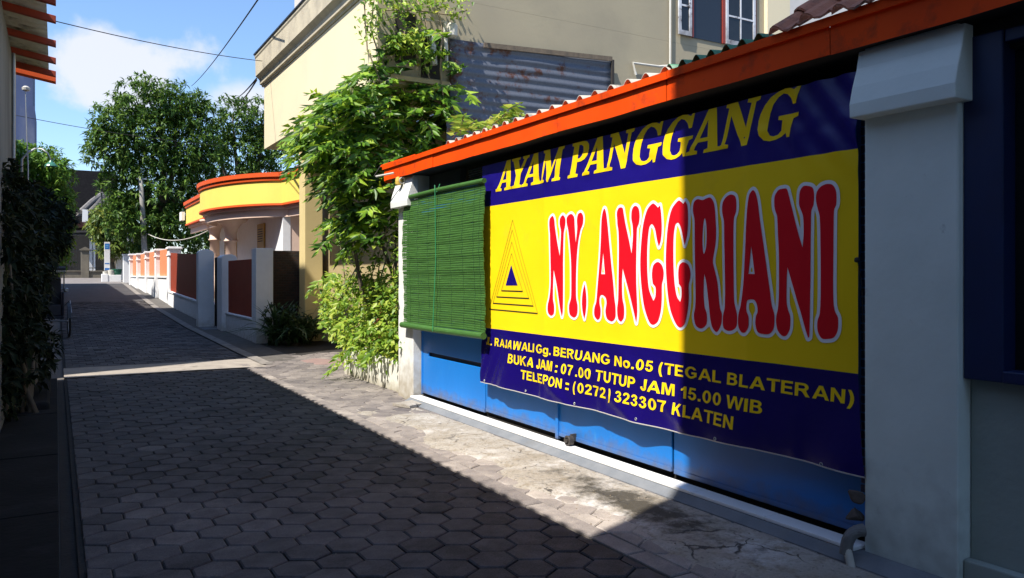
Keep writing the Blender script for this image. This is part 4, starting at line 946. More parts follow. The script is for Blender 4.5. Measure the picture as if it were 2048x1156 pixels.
def hsheet(x0, x1, z0a, z1a, z0b, z1b, y, amp, pitch):
    nz = int((z1a - z0a) / pitch * 10); nx = 16; vs = []; fs = []
    for j in range(nz + 1):
        for i in range(nx + 1):
            f = i / nx; t = j / nz; z = (z0a + (z1a - z0a) * t) * (1 - f) + (z0b + (z1b - z0b) * t) * f
            vs.append((x0 + (x1 - x0) * f, y + amp * math.sin(2 * math.pi * t * nz / 10) + .008 * math.sin(f * 9) + .012 * mnoise.noise((f * 5, t * 3, 2)), z))
    for j in range(nz):
        for i in range(nx):
            a = j * (nx + 1) + i; fs.append((a, a + 1, a + nx + 2, a + nx + 1))
    m = MB(); m.add(vs, fs); return m
o = hsheet(4.74, 7.60, 3.62, 4.78, 3.62, 4.86, YW - .06, .008, .125).build('upper_sheet', M_rust, cs_, smooth=True)
md = o.modifiers.new('thick', 'SOLIDIFY'); md.thickness = .003
o = hsheet(4.70, 7.55, 3.05, 3.66, 3.05, 3.66, YW - .035, .007, .125).build('lower_sheet', M_rust, cs_, smooth=True)
pA, pB = onY(968, 90, YW - .09), onY(1224, 118, YW - .09)
dv = (pB - pA); MB().obox((pA + pB) / 2, dv / 2, (0, .012, 0), (0, 0, .035)).build('batten', M_bark, cs_)
MB().obox(((pB.x + .01), YW - .09, 4.4), (.02, 0, 0), (0, .02, 0), (0, 0, .46)).build('edge_batten', M_dark, cs_)

# ------------------------------------------------------------------ planter
pl = thing('planter', 'white streaked masonry planter at the foot of the climbing shrub beside the left pillar', 'planter', (4.3, 10.2, 0))
M_planter = paint('streaked_white_planter', (.72, .71, .64), (.64, .63, .55), rough=.8, scale=5, bump=.35, bscale=30, dirt=(.12, .11, .09), dirt_scale=7, dirt_lo=.54, dirt_hi=.66, stretch=(1, 1, .12), lowdirt=((.30, .26, .18), -.02, .14))
MB().box(3.74, 3.88, 9.08, 11.42, -.05, .385).box(3.883, 5.2, 11.28, 11.42, -.05, .38).build('wall', M_planter, pl, bevel=.02)
grid_sheet([3.88, 4.2, 4.7, 5.2], [9.08, 9.6, 10.2, 10.8, 11.28], lambda x, y: .30 + .05 * mnoise.noise((x * 3, y * 3, 0))).build('soil', M_soil, pl)

# ------------------------------------------------------------------ foliage tools
def leaf_cloud(name, base, direc, up, L_, W_, mat, parent=None, fold=.25, droop=.25, label=None):
    """leaf blades: base points, unit directions, rough up vectors, lengths and widths (arrays)"""
    n = len(base); d = direc / np.linalg.norm(direc, axis=1, keepdims=True)
    s_ = np.cross(d, up); s_ /= (np.linalg.norm(s_, axis=1, keepdims=True) + 1e-9); u_ = np.cross(s_, d)
    L_ = L_[:, None]; W_ = W_[:, None]
    mid = base + d * L_ * .45 - u_ * W_ * fold * .5
    lf = base + d * L_ * .42 + s_ * W_ * .5 + u_ * W_ * fold * .5
    rt = base + d * L_ * .42 - s_ * W_ * .5 + u_ * W_ * fold * .5
    tip = base + d * L_ - u_ * L_ * droop - np.array([0, 0, 1.0]) * L_ * droop * .3
    V = np.stack([base, rt, tip, lf, mid], axis=1).reshape(-1, 3)
    k = np.arange(n)[:, None] * 5
    Fc = np.concatenate([k + np.array([[0, 1, 2, 4]]), k + np.array([[0, 4, 2, 3]])], axis=0)
    me = bpy.data.meshes.new(name); me.vertices.add(n * 5); me.vertices.foreach_set('co', V.ravel())
    nf = len(Fc); me.loops.add(nf * 4); me.loops.foreach_set('vertex_index', Fc.astype(np.int32).ravel())
    me.polygons.add(nf); me.polygons.foreach_set('loop_start', np.arange(nf, dtype=np.int32) * 4)
    try: me.polygons.foreach_set('loop_total', np.full(nf, 4, dtype=np.int32))
    except Exception: pass
    me.update(calc_edges=True); me.validate()
    return link_mesh(name, me, mat, parent)
def unit(a): return a / (np.linalg.norm(a, axis=1, keepdims=True) + 1e-9)
def sprays(origins, dirs, nleaf, rl, ll, lw, droop=.5, jit=.25):
    """pinnate sprays: paired leaflets along an arching stalk; returns leaf arrays and the stalks"""
    B, D, U, L_, W_ = [], [], [], [], []; stalks = []
    for o, d in zip(origins, dirs):
        d = np.array(d) / np.linalg.norm(d); side = np.cross(d, [0, 0, 1.0]); side /= np.linalg.norm(side) + 1e-9
        r = rl * RNG.uniform(.6, 1.25); k = max(4, int(nleaf * RNG.uniform(.7, 1.2))); dr = droop * RNG.uniform(.5, 1.4); pts = []
        for i in range(k):
            t = (i + 1) / k; p = np.array(o) + d * r * t + np.array([0, 0, -1]) * r * dr * t * t; pts.append(p)
            ax = d + np.array([0, 0, -1]) * 2 * dr * t; ax /= np.linalg.norm(ax)
            for sg in (1, -1):
                if i == k - 1 and sg == -1: ld = ax
                else: ld = ax * .55 + side * sg * .85 + np.array([0, 0, -.35]) + RNG.normal(0, jit, 3)
                up = np.cross(side * sg, ax) * sg * -1 + np.array([0, 0, .8]) + RNG.normal(0, .15, 3)
                B.append(p); D.append(ld); U.append(up); sc = (.65 + .7 * math.sin(math.pi * min(1, t * .8 + .15))) * RNG.uniform(.8, 1.15); L_.append(ll * sc); W_.append(lw * sc)
        stalks.append([o] + [pts[len(pts) // 2], pts[-1]])
    return map(np.array, (B, D, U, L_, W_)), stalks
def inpoly(x, y, poly):
    c = False; n = len(poly)
    for i in range(n):
        x1, y1 = poly[i - 1]; x2, y2 = poly[i]
        if (y1 > y) != (y2 > y) and x < (x2 - x1) * (y - y1) / (y2 - y1) + x1: c = not c
    return c
def sample(poly, n, rng):
    xs = [p[0] for p in poly]; ys_ = [p[1] for p in poly]; o = []
    while len(o) < n:
        x, y = rng.uniform(min(xs), max(xs)), rng.uniform(min(ys_), max(ys_))
        if inpoly(x, y, poly): o.append((x, y))
    return o
# crown outlines below are given where they stand: in the vertical plane through the trunk, metres across and up
def wall_outline(px, Y): return [(p.x, p.z) for p in (onY(u, v, Y) for u, v in px)]
rs = random.Random(5)
M_leafA = leafmat('glossy_shrub_leaf', [(.020, .062, .008), (.055, .145, .012), (.14, .29, .02), (.33, .47, .04)], trans=.38, rough=.42)
M_leafB = leafmat('light_vine_leaf', [(.06, .14, .015), (.14, .26, .025), (.26, .40, .045), (.42, .48, .08)], trans=.40)
M_leafM = leafmat('mango_leaf', [(.015, .045, .008), (.04, .10, .014), (.08, .155, .022), (.15, .24, .042)], trans=.25, rough=.5, spec=.22)
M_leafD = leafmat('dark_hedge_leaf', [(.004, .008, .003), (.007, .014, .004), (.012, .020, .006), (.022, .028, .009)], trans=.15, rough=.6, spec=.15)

sh = thing('climbing_shrub', 'tall leafy shrub with bright drooping green sprays climbing the cream house beside the left pillar', 'shrub', (4.4, 10.4, .3))
YS = 10.5
outl = wall_outline([(605, 285), (640, 225), (675, 190), (735, 135), (772, 92), (830, 78), (885, 170), (900, 300), (850, 345), (800, 372), (785, 450), (720, 500), (695, 460), (680, 410), (660, 345), (610, 318)], YS)
orig = []; dirs = []
xmid = onY(770, 300, YS).x
for x, z in sample(outl, 640, rs):
    if x > xmid and rs.random() < .45: continue
    y = YS + rs.triangular(-1.05, 1.0, -.25); k = (y / YS) * .35 + .65
    d = np.array([(x - 4.15) * .75 - .45, -.55 + (y - YS) * .5, rs.uniform(-.1, .55)]) + np.array([rs.gauss(0, .45), rs.gauss(0, .45), 0])
    orig.append(np.array([x, y, z])); dirs.append(d)
edge = wall_outline([(600, 290), (630, 250), (655, 228), (700, 190), (620, 305), (645, 345), (665, 400), (675, 440), (670, 330), (760, 120), (810, 110), (850, 130), (680, 480), (620, 285), (675, 215), (725, 165)], YS)
for x, z in edge:
    for _ in range(4):
        orig.append(np.array([x + rs.gauss(.1, .12), YS - .5 + rs.gauss(0, .3), z + rs.gauss(0, .12)])); dirs.append(np.array([-.9 + rs.gauss(0, .35), -.5 + rs.gauss(0, .3), rs.uniform(-.05, .45)]))
(B, D, U, L_, W_), stalks = sprays(orig, dirs, 7, .34, .155, .050, droop=.5)
leaf_cloud('leaves', B, D, U, L_, W_, M_leafA, sh, droop=.22)
m = MB()
for st in stalks[::2]: m.tube(st, .0035, 4, caps=False)
trunk_top = [(4.2, 10.5, 2.2), (3.7, 10.3, 2.9), (4.5, 10.6, 3.6), (4.1, 10.3, 4.2), (3.3, 10.4, 3.1), (4.4, 10.1, 2.8)]
for i, (x, y, z) in enumerate(trunk_top):
    bx_ = 4.35 + rs.gauss(0, .12); by_ = 10.4 + rs.gauss(0, .2)
    m.tube([(bx_, by_, .28), ((bx_ * 2 + x) / 3 + rs.gauss(0, .06), (by_ * 2 + y) / 3, .5 + z * .25), ((bx_ + x * 2) / 3 + rs.gauss(0, .08), (by_ + y * 2) / 3, z * .66), (x, y, z)], [.038, .03, .022, .010], 7)
m.build('branches', M_bark, sh, smooth=True)

vine = thing('lower_vine', 'low pale green bushy vine with bare twigs spilling over the front of the planter', 'vine', (3.9, 10.1, .3))
ol = [(640, 575), (690, 520), (740, 470), (805, 445), (803, 715), (770, 722), (735, 730), (705, 735), (690, 690), (655, 665)]
B = []; D = []; U = []; L_ = []; W_ = []
def vine_leaves(ol, n, X, spread, size, clump, dens=None):
    for u, v in sample(ol, n, rs):
        if dens and rs.random() > dens(u, v): continue
        p = onX(u, v, X + rs.triangular(-.30, .55, -.12) * spread)
        for _ in range(clump):
            B.append(np.array(p) + np.array([rs.gauss(0, .05), rs.gauss(0, .05), rs.gauss(0, .05)])); D.append(np.array([rs.gauss(-.45, .6), rs.gauss(-.35, .6), rs.gauss(-.15, .45)]))
            U.append(np.array([rs.gauss(-.3, .4), rs.gauss(-.2, .4), 1])); k = size * rs.uniform(.6, 1.3); L_.append(k); W_.append(k * .62)
vine_leaves(ol, 800, 3.83, .8, .085, 7, lambda u, v: 1.0 if v > 560 else .28)
leaf_cloud('leaves', *map(np.array, (B, D, U, L_, W_)), M_leafB, vine, droop=.15)
(Bs, Ds, Us, Ls, Ws), st2 = sprays([np.array(onX(u, v, 3.72)) for u, v in ((700, 640), (720, 690), (760, 650), (690, 600), (665, 640), (715, 720), (740, 700), (650, 560), (668, 545), (700, 700), (770, 690))], [np.array([-.8 + rs.gauss(0, .3), -.6 + rs.gauss(0, .3), .1]) for _ in range(11)], 9, .38, .11, .042, droop=.6)
leaf_cloud('fronds', Bs, Ds, Us, Ls, Ws, M_leafB, vine)
m = MB()
for px in ([(684, 600), (690, 560), (682, 500), (678, 480)], [(730, 640), (740, 560), (770, 470), (790, 430)], [(745, 620), (760, 520), (800, 450), (815, 440)], [(700, 560), (730, 500), (745, 455), (742, 430)], [(760, 560), (772, 520), (775, 480)], [(690, 540), (720, 560), (760, 560)], [(775, 440), (770, 470), (755, 490), (742, 520)], [(720, 440), (736, 410), (748, 395)], [(715, 600), (705, 570), (720, 530), (728, 480)], [(786, 540), (795, 500), (800, 470)], [(670, 470), (700, 455), (725, 440)], [(780, 700), (772, 640), (790, 560)]):
    X = 3.85 + rs.uniform(-.1, .3); m.tube([onX(u, v, X + rs.uniform(-.05, .05)) for u, v in px], [.011, .009, .007, .005][:len(px)], 5)
m.build('twigs', M_twig, vine, smooth=True)

tv = thing('wall_creeper', 'thin pale creeper trailing down the upper corner of the cream house above the shrub', 'creeper', (3.9, 9.8, 4))
B = []; D = []; U = []; L_ = []; W_ = []
def wl(ol, n, clump, size, Y=9.72):
    for u, v in sample(ol, n, rs):
        p = onY(u, v, Y + rs.uniform(-.25, .12))
        for _ in range(clump):
            B.append(np.array(p) + np.array([rs.gauss(0, .06), rs.gauss(0, .05), rs.gauss(0, .05)])); D.append(np.array([rs.gauss(-.2, .6), rs.gauss(-.5, .5), rs.gauss(-.25, .4)])); U.append(np.array([rs.gauss(-.2, .4), rs.gauss(-.3, .4), 1])); k = size * rs.uniform(.6, 1.3); L_.append(k); W_.append(k * .55)
wl([(712, -30), (765, -30), (768, 40), (742, 75), (720, 20)], 26, 7, .085)
wl([(720, 40), (752, 50), (748, 95), (728, 90)], 10, 5, .08)
wl([(765, -30), (900, -30), (935, 25), (915, 50), (860, 20), (800, 30), (770, 45)], 60, 7, .085)
wl([(790, 50), (850, 40), (860, 100), (800, 110), (775, 90)], 36, 6, .095)
wl([(835, 80), (862, 90), (865, 140), (840, 130)], 14, 6, .09)
wl([(925, 20), (940, 10), (932, 40)], 3, 4, .07)
leaf_cloud('leaves', *map(np.array, (B, D, U, L_, W_)), M_leafB, tv, droop=.2)
m = MB()
for px in ([(728, -30), (730, 40), (735, 100), (752, 140), (765, 180)], [(750, -20), (742, 60), (758, 110), (778, 150)], [(800, -30), (810, 60), (800, 120)], [(830, -30), (845, 50), (850, 130), (870, 190)], [(870, 0), (885, 60), (880, 140), (888, 210)], [(770, 20), (830, 20), (900, 30), (935, 20)], [(850, 30), (856, 90), (872, 130)]):
    m.tube([onY(u, v, 9.75 + rs.uniform(-.08, .08)) for u, v in px], [.011] * len(px), 5)
m.build('stems', M_twig, tv, smooth=True)

rp = thing('roof_weed', 'fern-like weed with feathery fronds growing on the fibre cement roof edge', 'plant', (3.6, 7, 2.9))
og = [np.array(onX(u, v, 3.66)) for u, v in ((945, 262), (955, 262), (990, 246), (1000, 240), (985, 248), (920, 272), (905, 276), (935, 266))]
dg = [np.array([.0 + rs.gauss(0, .2), -1.2 + rs.gauss(0, .3), .55]) for _ in range(4)] + [np.array([-.1, -1.2 + rs.gauss(0, .3), .6]) for _ in range(4)]
(Bs, Ds, Us, Ls, Ws), st3 = sprays(og, dg, 9, .42, .10, .036, droop=.35, jit=.12)
leaf_cloud('fronds', Bs, Ds, Us, Ls, Ws, M_leafB, rp)
m = MB()
for st in st3: m.tube(st, .004, 4)
m.build('stalks', M_twig, rp)

# ------------------------------------------------------------------ pots and strap-leaved plants between column and planter
def strap_plant(c, n, L_, W_, spread=.9, seg=5):
    m = MB()
    for _ in range(n):
        a = rs.uniform(0, 6.283); l = L_ * rs.uniform(.6, 1.2); sp = spread * rs.uniform(.3, 1.1); w_ = W_ * rs.uniform(.7, 1.2); d = np.array([math.cos(a), math.sin(a), 0]); s_ = np.array([-math.sin(a), math.cos(a), 0])
        ring = []
        for k in range(seg + 1):
            t = k / seg; p = np.array(c) + d * l * sp * (t ** 1.3) + np.array([0, 0, 1]) * l * (t * (1.05) - sp * .85 * t * t); ww = w_ * (math.sin(math.pi * (.18 + .82 * t)) ** .7 if t < 1 else .02)
            ring.append((tuple(p + s_ * ww * .5), tuple(p - np.array([0, 0, ww * .18])), tuple(p - s_ * ww * .5)))
        vs = [q for r in ring for q in r]; fs = []
        for k in range(seg): b = k * 3; fs += [(b, b + 1, b + 4, b + 3), (b + 1, b + 2, b + 5, b + 4)]
        m.add(vs, fs)
    return m
M_strap = leafmat('strap_leaf', [(.02, .05, .015), (.05, .10, .03), (.10, .16, .06)], trans=.2)
def potted(name, label, c, pr, ph, n, L_, W_, pz=0, tilt=0):
    t = thing(name, label, 'potted plant', (c[0], c[1], pz), 'pots beside the ochre column')
    MB().lathe((c[0], c[1], pz), [(pr * .68, 0), (pr * .92, ph * .8), (pr * 1.06, ph * .82), (pr * 1.06, ph), (pr * .92, ph), (pr * .9, ph * .93), (0.01, ph * .92)], 18).build('pot', M_terra, t, smooth=False)
    strap_plant((c[0], c[1], pz + ph * .9), n, L_, W_).build('leaves', M_strap, t, smooth=True)
potted('potted_plant', 'large terracotta pot on the low cream wall beside the ochre column', (5.55, 17.0), .22, .40, 26, .7, .06, .5)
potted('potted_plant', 'terracotta pot with long arching leaves, higher up behind the climbing shrub', (4.95, 13.2), .17, .95, 40, .9, .055, 0)
potted('potted_plant', 'terracotta pot standing on the paving behind the planter, half hidden by the vine', (4.75, 12.4), .2, .42, 26, .6, .05, 0)
# round stone ornament on the low wall
bm = bmesh.new(); bmesh.ops.create_icosphere(bm, subdivisions=3, radius=.17)
for v_ in bm.verts: v_.co *= 1 + .2 * mnoise.noise(v_.co * 6); v_.co += Vector((5.22, 17.0, .65))
me = bpy.data.meshes.new('boulder'); bm.to_mesh(me); bm.free()
tag(link_mesh('boulder', me, M_cement, smooth=True), 'grey boulder resting on the low cream wall next to the ochre column', 'stone')
# loose flat slab at the pillar foot
sl = onZ(822, 808, .02); MB().obox((sl.x, sl.y, .02), (.14, .05, 0), (-.05, .13, 0), (0, 0, .014)).build('loose_slab', M_apron)
tag(bpy.data.objects['loose_slab'], 'loose pale stone slab lying on the paving before the left pillar', 'slab')
mh = onZ(655, 722, .01); blob_sheet(mh.x, mh.y, .42, .62, .012, 9).build('red_cement_patch', paint('reddish_cement', (.20, .13, .12), (.26, .18, .16), rough=.95, bump=.3), smooth=True)
struct(bpy.data.objects['red_cement_patch'])
# ------------------------------------------------------------------ near boundary wall: white pillars, brown corrugated panels
bw = thing('boundary_wall', 'white boundary wall with arch-topped posts and brown ribbed panels beyond the cream house', 'wall', (3.8, 23, 0))
M_brown = paint('brown_ribbed_sheet', (.30, .045, .018), (.25, .038, .016), rough=.5, scale=3, dirt=(.12, .02, .01), dirt_scale=5, dirt_lo=.6, dirt_hi=.9)
M_bwhite = M_whitewall
MB().box(3.65, 4.01, 17.0, 17.42, -.05, 2.05).build('pillar', M_bwhite, bw, bevel=.012)
MB().box(3.67, 4.0, 17.425, 20.5, -.1, .50).box(3.645, 4.0, 17.425, 20.5, .503, .545).build('base', M_bwhite, bw, bevel=.01)
def ribbed(y0, y1, z0f, z1f, x):
    m = MB(); n = int((y1 - y0) / .05); front = []; 
    prof = [0, .018, .018, 0]
    ys_ = []
    for k in range(n):
        for q, h in zip((0, .25, .5, .75), prof): ys_.append((y0 + (k + q) * (y1 - y0) / n, h))
    ys_.append((y1, 0))
    top = [(x - h, y, z1f(y)) for y, h in ys_]; bot = [(x - h, y, z0f(y)) for y, h in ys_]
    tb = [(x + .02, y, z1f(y)) for y, h in ys_]; bb = [(x + .02, y, z0f(y)) for y, h in ys_]
    N_ = len(ys_); vs = top + bot + tb + bb; fs = []
    for i in range(N_ - 1): fs += [(i, i + 1, N_ + i + 1, N_ + i), (i, 2 * N_ + i, 2 * N_ + i + 1, i + 1), (2 * N_ + i, 3 * N_ + i, 3 * N_ + i + 1, 2 * N_ + i + 1)]
    fs += [(0, N_, 3 * N_, 2 * N_), (N_ - 1, 3 * N_ - 1, 4 * N_ - 1, 2 * N_ - 1)]
    return m.add(vs, fs)
fixnormals(ribbed(17.45, 20.48, lambda y: .547, lambda y: 1.83, 3.74).build('panel', M_brown, bw))
def archpost(x0, x1, y0, y1, z0, z1):
    r = (x1 - x0) / 2; n = 12; prof = [(x0, z0), (x1, z0)] + [(x0 + r + r * math.cos(math.pi * k / n), z1 - r * .55 + r * .55 * math.sin(math.pi * k / n)) for k in range(n + 1)]
    m = MB(); m.sweep([[(x, y0, z) for x, z in prof], [(x, y1, z) for x, z in prof]]); o = m.build('post', M_bwhite, bw, bevel=.008); fixnormals(o)
archpost(3.58, 3.95, 20.55, 21.2, -.1, 2.0)
archpost(3.26, 3.66, 22.1, 22.45, -.1, 2.16)
MB().box(3.72, 3.75, 21.2, 22.4, .1, 1.95).build('gate_leaf', M_dark, bw)
m = MB(); m.box(3.25, 3.75, 21.0, 22.6, .02, .10); m.build('doorstep', M_cement, bw, bevel=.01)
ysA, ysB = 22.45, 31.2
m = MB()
def slopebox(m, x0, x1, y0, y1, z0f, z1f, n=4):
    for k in range(n):
        a = y0 + (y1 - y0) * k / n; b = y0 + (y1 - y0) * (k + 1) / n
        m.add([(x0, a, z0f(a)), (x1, a, z0f(a)), (x1, b, z0f(b)), (x0, b, z0f(b)), (x0, a, z1f(a)), (x1, a, z1f(a)), (x1, b, z1f(b)), (x0, b, z1f(b))], [(4, 5, 6, 7), (0, 4, 7, 3), (1, 2, 6, 5)] + ([(0, 1, 5, 4)] if k == 0 else []) + ([(2, 3, 7, 6)] if k == n - 1 else []))
slopebox(m, 3.57, 3.95, ysA, ysB, lambda y: -.1, lambda y: .62 + .025 * (y - ysA)); slopebox(m, 3.545, 3.95, ysA, ysB, lambda y: .623 + .025 * (y - ysA), lambda y: .67 + .025 * (y - ysA))
m.build('base', M_bwhite, bw)
fixnormals(ribbed(ysA, ysB, lambda y: .66 + .025 * (y - ysA), lambda y: 2.02 + .03 * (y - ysA), 3.66).build('panel', M_brown, bw))

# ------------------------------------------------------------------ far sunlit fence: white pillars with orange panels
ff = thing('painted_fence', 'sunlit white fence with orange panels between its capped pillars further up the street', 'fence', (3.4, 36, .4))
M_opanel = paint('orange_panel_paint', (.72, .25, .10), (.66, .22, .09), rough=.7, scale=3, bump=.15, dirt=(.5, .2, .1), dirt_scale=3, dirt_lo=.6, dirt_hi=.9)
def fx(y): return 3.60 - .034 * (y - 31)
def fyu(u):
    d = ray(u, 500); # x = 3.60-.034(y-31)
    t = (3.60 + .034 * 31) / (d.x + .034 * d.y); return d.y * t
def zat(v, y, x): # height of image row on that spot
    f = x * ST + y * CT; return H + (HZ - v) * f / F
pus = [(338, 493, 621, .60), (311, 497.5, 610, .40), (291, 502.5, 598, .36), (274, 506.5, 588, .34), (259, 507.5, 577, .34)]
ypos = []
for u, vt, vb, wd in pus:
    y = fyu(u); x = fx(y); zt = zat(vt, y, x); ypos.append((y, zt))
    p = MB().box(x, x + .42, y, y + wd, g(y) - .1, zt - .09).build('pillar', M_bwhite, ff, bevel=.01)
    MB().box(x - .05, x + .46, y - .05, y + wd + .05, zt - .088, zt - .03).box(x - .02, x + .43, y - .02, y + wd + .02, zt - .027, zt).box(x - .03, x + .44, y - .03, y + wd + .03, zt - .34, zt - .29).build('cap', M_bwhite, p, bevel=.008)
for (ya, za), (yb, zb_), wd in zip(ypos, ypos[1:], (.60, .40, .36, .34)):
    x = fx((ya + yb) / 2) + .10; q = zb_ - .12; zl = 1.34 + .0
    led = H - .06
    MB().box(x, x + .15, ya + wd + .005, yb - .005, led + .005, min(za, zb_) - .06).build('panel', M_opanel, ff)
    MB().box(x - .06, x + .2, ya + wd + .003, yb - .003, g(ya) - .1, led - .07).box(x - .10, x + .24, ya + wd + .003, yb - .003, led - .068, led).build('base', M_bwhite, ff, bevel=.006)
gp = thing('gate_pillar', 'white square gate pillar with a pinkish shaded side standing just past the orange fence', 'pillar', (3.0, 45, 1))
y = fyu(247); x = fx(y); MB().box(x, x + .55, y, y + .5, g(y) - .1, zat(511, y, x)).build('shaft', M_bwhite, gp, bevel=.01); MB().box(x - .04, x + .6, y - .04, y + .55, zat(511, y, x) + .003, zat(508, y, x)).build('cap', M_bwhite, gp)
gp2 = thing('gate_pillar', 'smallest white gate pillar at the far end of the orange fence, behind the green tub', 'pillar', (3.0, 49, 1))
y = 50.0; x = xY(233.5, y); MB().box(x, x + .5, y, y + .5, g(y) - .1, zat(515, y, x)).build('shaft', M_bwhite, gp2, bevel=.01); MB().box(x - .04, x + .55, y - .04, y + .55, zat(515, y, x) + .003, zat(512, y, x)).build('cap', M_bwhite, gp2)

def crown(name, parent, blobs, n, ll, lw, mat, droop=.5, inner=.35, tuft=7, seed=1):
    """leaf tufts spread through several lobes, denser at their skins; gaps stay between tufts"""
    rg = np.random.default_rng(seed); B = []; D = []; U = []; L_ = []; W_ = []
    vol = np.array([b[3] * b[4] * b[5] for b in blobs]) ** .67; pr = vol / vol.sum(); cen = np.mean([b[:3] for b in blobs], axis=0)
    cnt = n // tuft
    idx = rg.choice(len(blobs), cnt, p=pr)
    for i in idx:
        bx_, by_, bz_, rx, ry_, rz_ = blobs[i]
        v = rg.normal(0, 1, 3); v /= np.linalg.norm(v); r = 1 - (rg.uniform(0, 1) ** 2) * (1 - inner); r *= rg.uniform(.88, 1.08)
        c = np.array([bx_ + v[0] * r * rx, by_ + v[1] * r * ry_, bz_ + v[2] * r * rz_])
        axis = v * .9 + np.array([0, 0, .45]) + rg.normal(0, .3, 3)
        for k in range(tuft):
            d = axis * .5 + rg.normal(0, .75, 3) + np.array([0, 0, -droop]); s = rg.uniform(.65, 1.25)
            B.append(c + rg.normal(0, ll * .16, 3)); D.append(d); U.append(rg.normal(0, .35, 3) + np.array([0, 0, 1.0]) + v * .4); L_.append(ll * s); W_.append(lw * s)
    return leaf_cloud(name, *map(np.array, (B, D, U, L_, W_)), mat, parent, droop=.3)
# ------------------------------------------------------------------ brick wall and dark plants beside the ochre column
def brickmat():
    m, t, b = _bsdf('dark_brick'); N = t.nodes.new; L = t.links.new
    geo = N('ShaderNodeNewGeometry'); sp = N('ShaderNodeSeparateXYZ'); L(geo.outputs['Position'], sp.inputs[0]); cb = N('ShaderNodeCombineXYZ'); L(sp.outputs['X'], cb.inputs['X']); L(sp.outputs['Z'], cb.inputs['Y'])
    bt = N('ShaderNodeTexBrick'); bt.inputs['Scale'].default_value = 4.5; bt.inputs['Color1'].default_value = (.05, .024, .016, 1); bt.inputs['Color2'].default_value = (.022, .016, .013, 1); bt.inputs['Mortar'].default_value = (.03, .028, .025, 1); bt.inputs['Mortar Size'].default_value = .03; L(cb.outputs[0], bt.inputs['Vector'])
    L(bt.outputs['Color'], b.inputs['Base Color']); b.inputs['Roughness'].default_value = .95
    bp = N('ShaderNodeBump'); bp.inputs['Distance'].default_value = .01; L(bt.outputs['Fac'], bp.inputs['Height']); bp.invert = True; L(bp.outputs[0], b.inputs['Normal']); return m
M_brick = brickmat()  # brick and mortar colours both very dark
o = MB().box(4.013, 5.6, 17.6, 17.85, -.05, 2.02).build('brick_wall', M_brick, bevel=.01)
tag(o, 'dark brick wall between the white pillar and the ochre column', 'wall')
M_borderleaf = leafmat('border_leaf', [(.012, .03, .008), (.025, .06, .015), (.05, .10, .025)], trans=.2)
for nm, lab, c, n, l, w_ in (('border_plant', 'dark strappy border plant at the foot of the white pillar', (4.02, 16.6, 0), 60, 1.2, .05), ('border_plant', 'dark arching border plant against the ochre column', (4.55, 16.6, 0), 70, 1.05, .055), ('border_plant', 'low dark border plant between the pillar and the column, spilling forward', (4.3, 16.3, 0), 80, .8, .045)):
    t = thing(nm, lab, 'plant', c, 'border plants by the brick wall')
    strap_plant(c, n, l, w_, 1.0).build('leaves', M_strap, t, smooth=True)
    MB().lathe((c[0], c[1], -.02), [(.12, 0), (.10, .06), (.02, .12)], 10).build('clump', M_soil, t)
    crown('foliage', t, [(c[0] - .05, c[1] - .1, .34, .30, .26, .30), (c[0] + .12, c[1], .22, .24, .24, .22), (c[0] - .1, c[1], .62, .2, .2, .26)], 420, .13, .05, M_borderleaf, seed=int(n), droop=.25)

# ------------------------------------------------------------------ house with the rounded yellow porch
yh = thing('porch_house', 'white house with a rounded yellow porch parapet edged in orange on pinkish columns', 'house', (7, 30, 0))
M_yel = paint('yellow_parapet_paint', (.78, .62, .12), (.74, .58, .11), rough=.7, scale=1.5, bump=.1, dirt=(.6, .48, .12), dirt_scale=2, dirt_lo=.6, dirt_hi=.95)
M_otrim = paint('orange_trim_paint', (.72, .10, .012), (.66, .085, .01), rough=.6)
M_pink = paint('pink_beige_paint', (.76, .56, .45), (.72, .53, .42), rough=.75)
plan = [(6.75, 24.0), (6.48, 26.2), (6.0, 26.65), (5.45, 27.5), (5.02, 28.6), (4.76, 29.8), (4.68, 31.0), (4.82, 32.1), (5.3, 33.2), (5.3, 39.6)]
def dense(pl):
    o = [pl[0]]
    seg = pl[1:9]
    sm = []
    n = len(seg)
    for i in range(n - 1):
        p0 = Vector(seg[max(0, i - 1)]); p1 = Vector(seg[i]); p2 = Vector(seg[i + 1]); p3 = Vector(seg[min(n - 1, i + 2)])
        for k in range(6):
            t = k / 6; sm.append(tuple(.5 * ((2 * p1) + (p2 - p0) * t + (2 * p0 - 5 * p1 + 4 * p2 - p3) * t * t + (3 * p1 - p0 - 3 * p2 + p3) * t ** 3)))
    return o + sm + [seg[-1], pl[-1]]
PL = dense(plan)
def outn(i):
    a = Vector(PL[max(0, i - 1)]); b = Vector(PL[min(len(PL) - 1, i + 1)]); t = (b - a).normalized(); return Vector((-t.y, t.x))
def band(prof, mat, name):     # prof: (outward offset, z) closed section swept along the plan
    rings = []
    for i, p in enumerate(PL):
        n_ = outn(i); rings.append([(p[0] + n_.x * q, p[1] + n_.y * q, z) for q, z in prof])
    return fixnormals(MB().sweep(rings).build(name, mat, yh))
band([(0, 3.86), (0, 4.605), (-.15, 4.605), (-.15, 3.86)], M_yel, 'parapet')
band([(-.16, 4.607), (.05, 4.607), (.06, 4.66), (.03, 4.665), (.035, 4.72), (.11, 4.73), (.12, 4.87), (-.16, 4.87)], M_otrim, 'cornice')
band([(-.16, 3.79), (.035, 3.79), (.035, 3.857), (-.16, 3.857)], M_otrim, 'lower_trim')
m = MB(); inner = [(p[0] - outn(i).x * .10, p[1] - outn(i).y * .10) for i, p in enumerate(PL)]
poly = inner + [(9.0, 39.6), (9.0, 24.0)]
m.prismZ(poly, 3.68, 3.785); fixnormals(m.build('soffit', M_pink, yh))
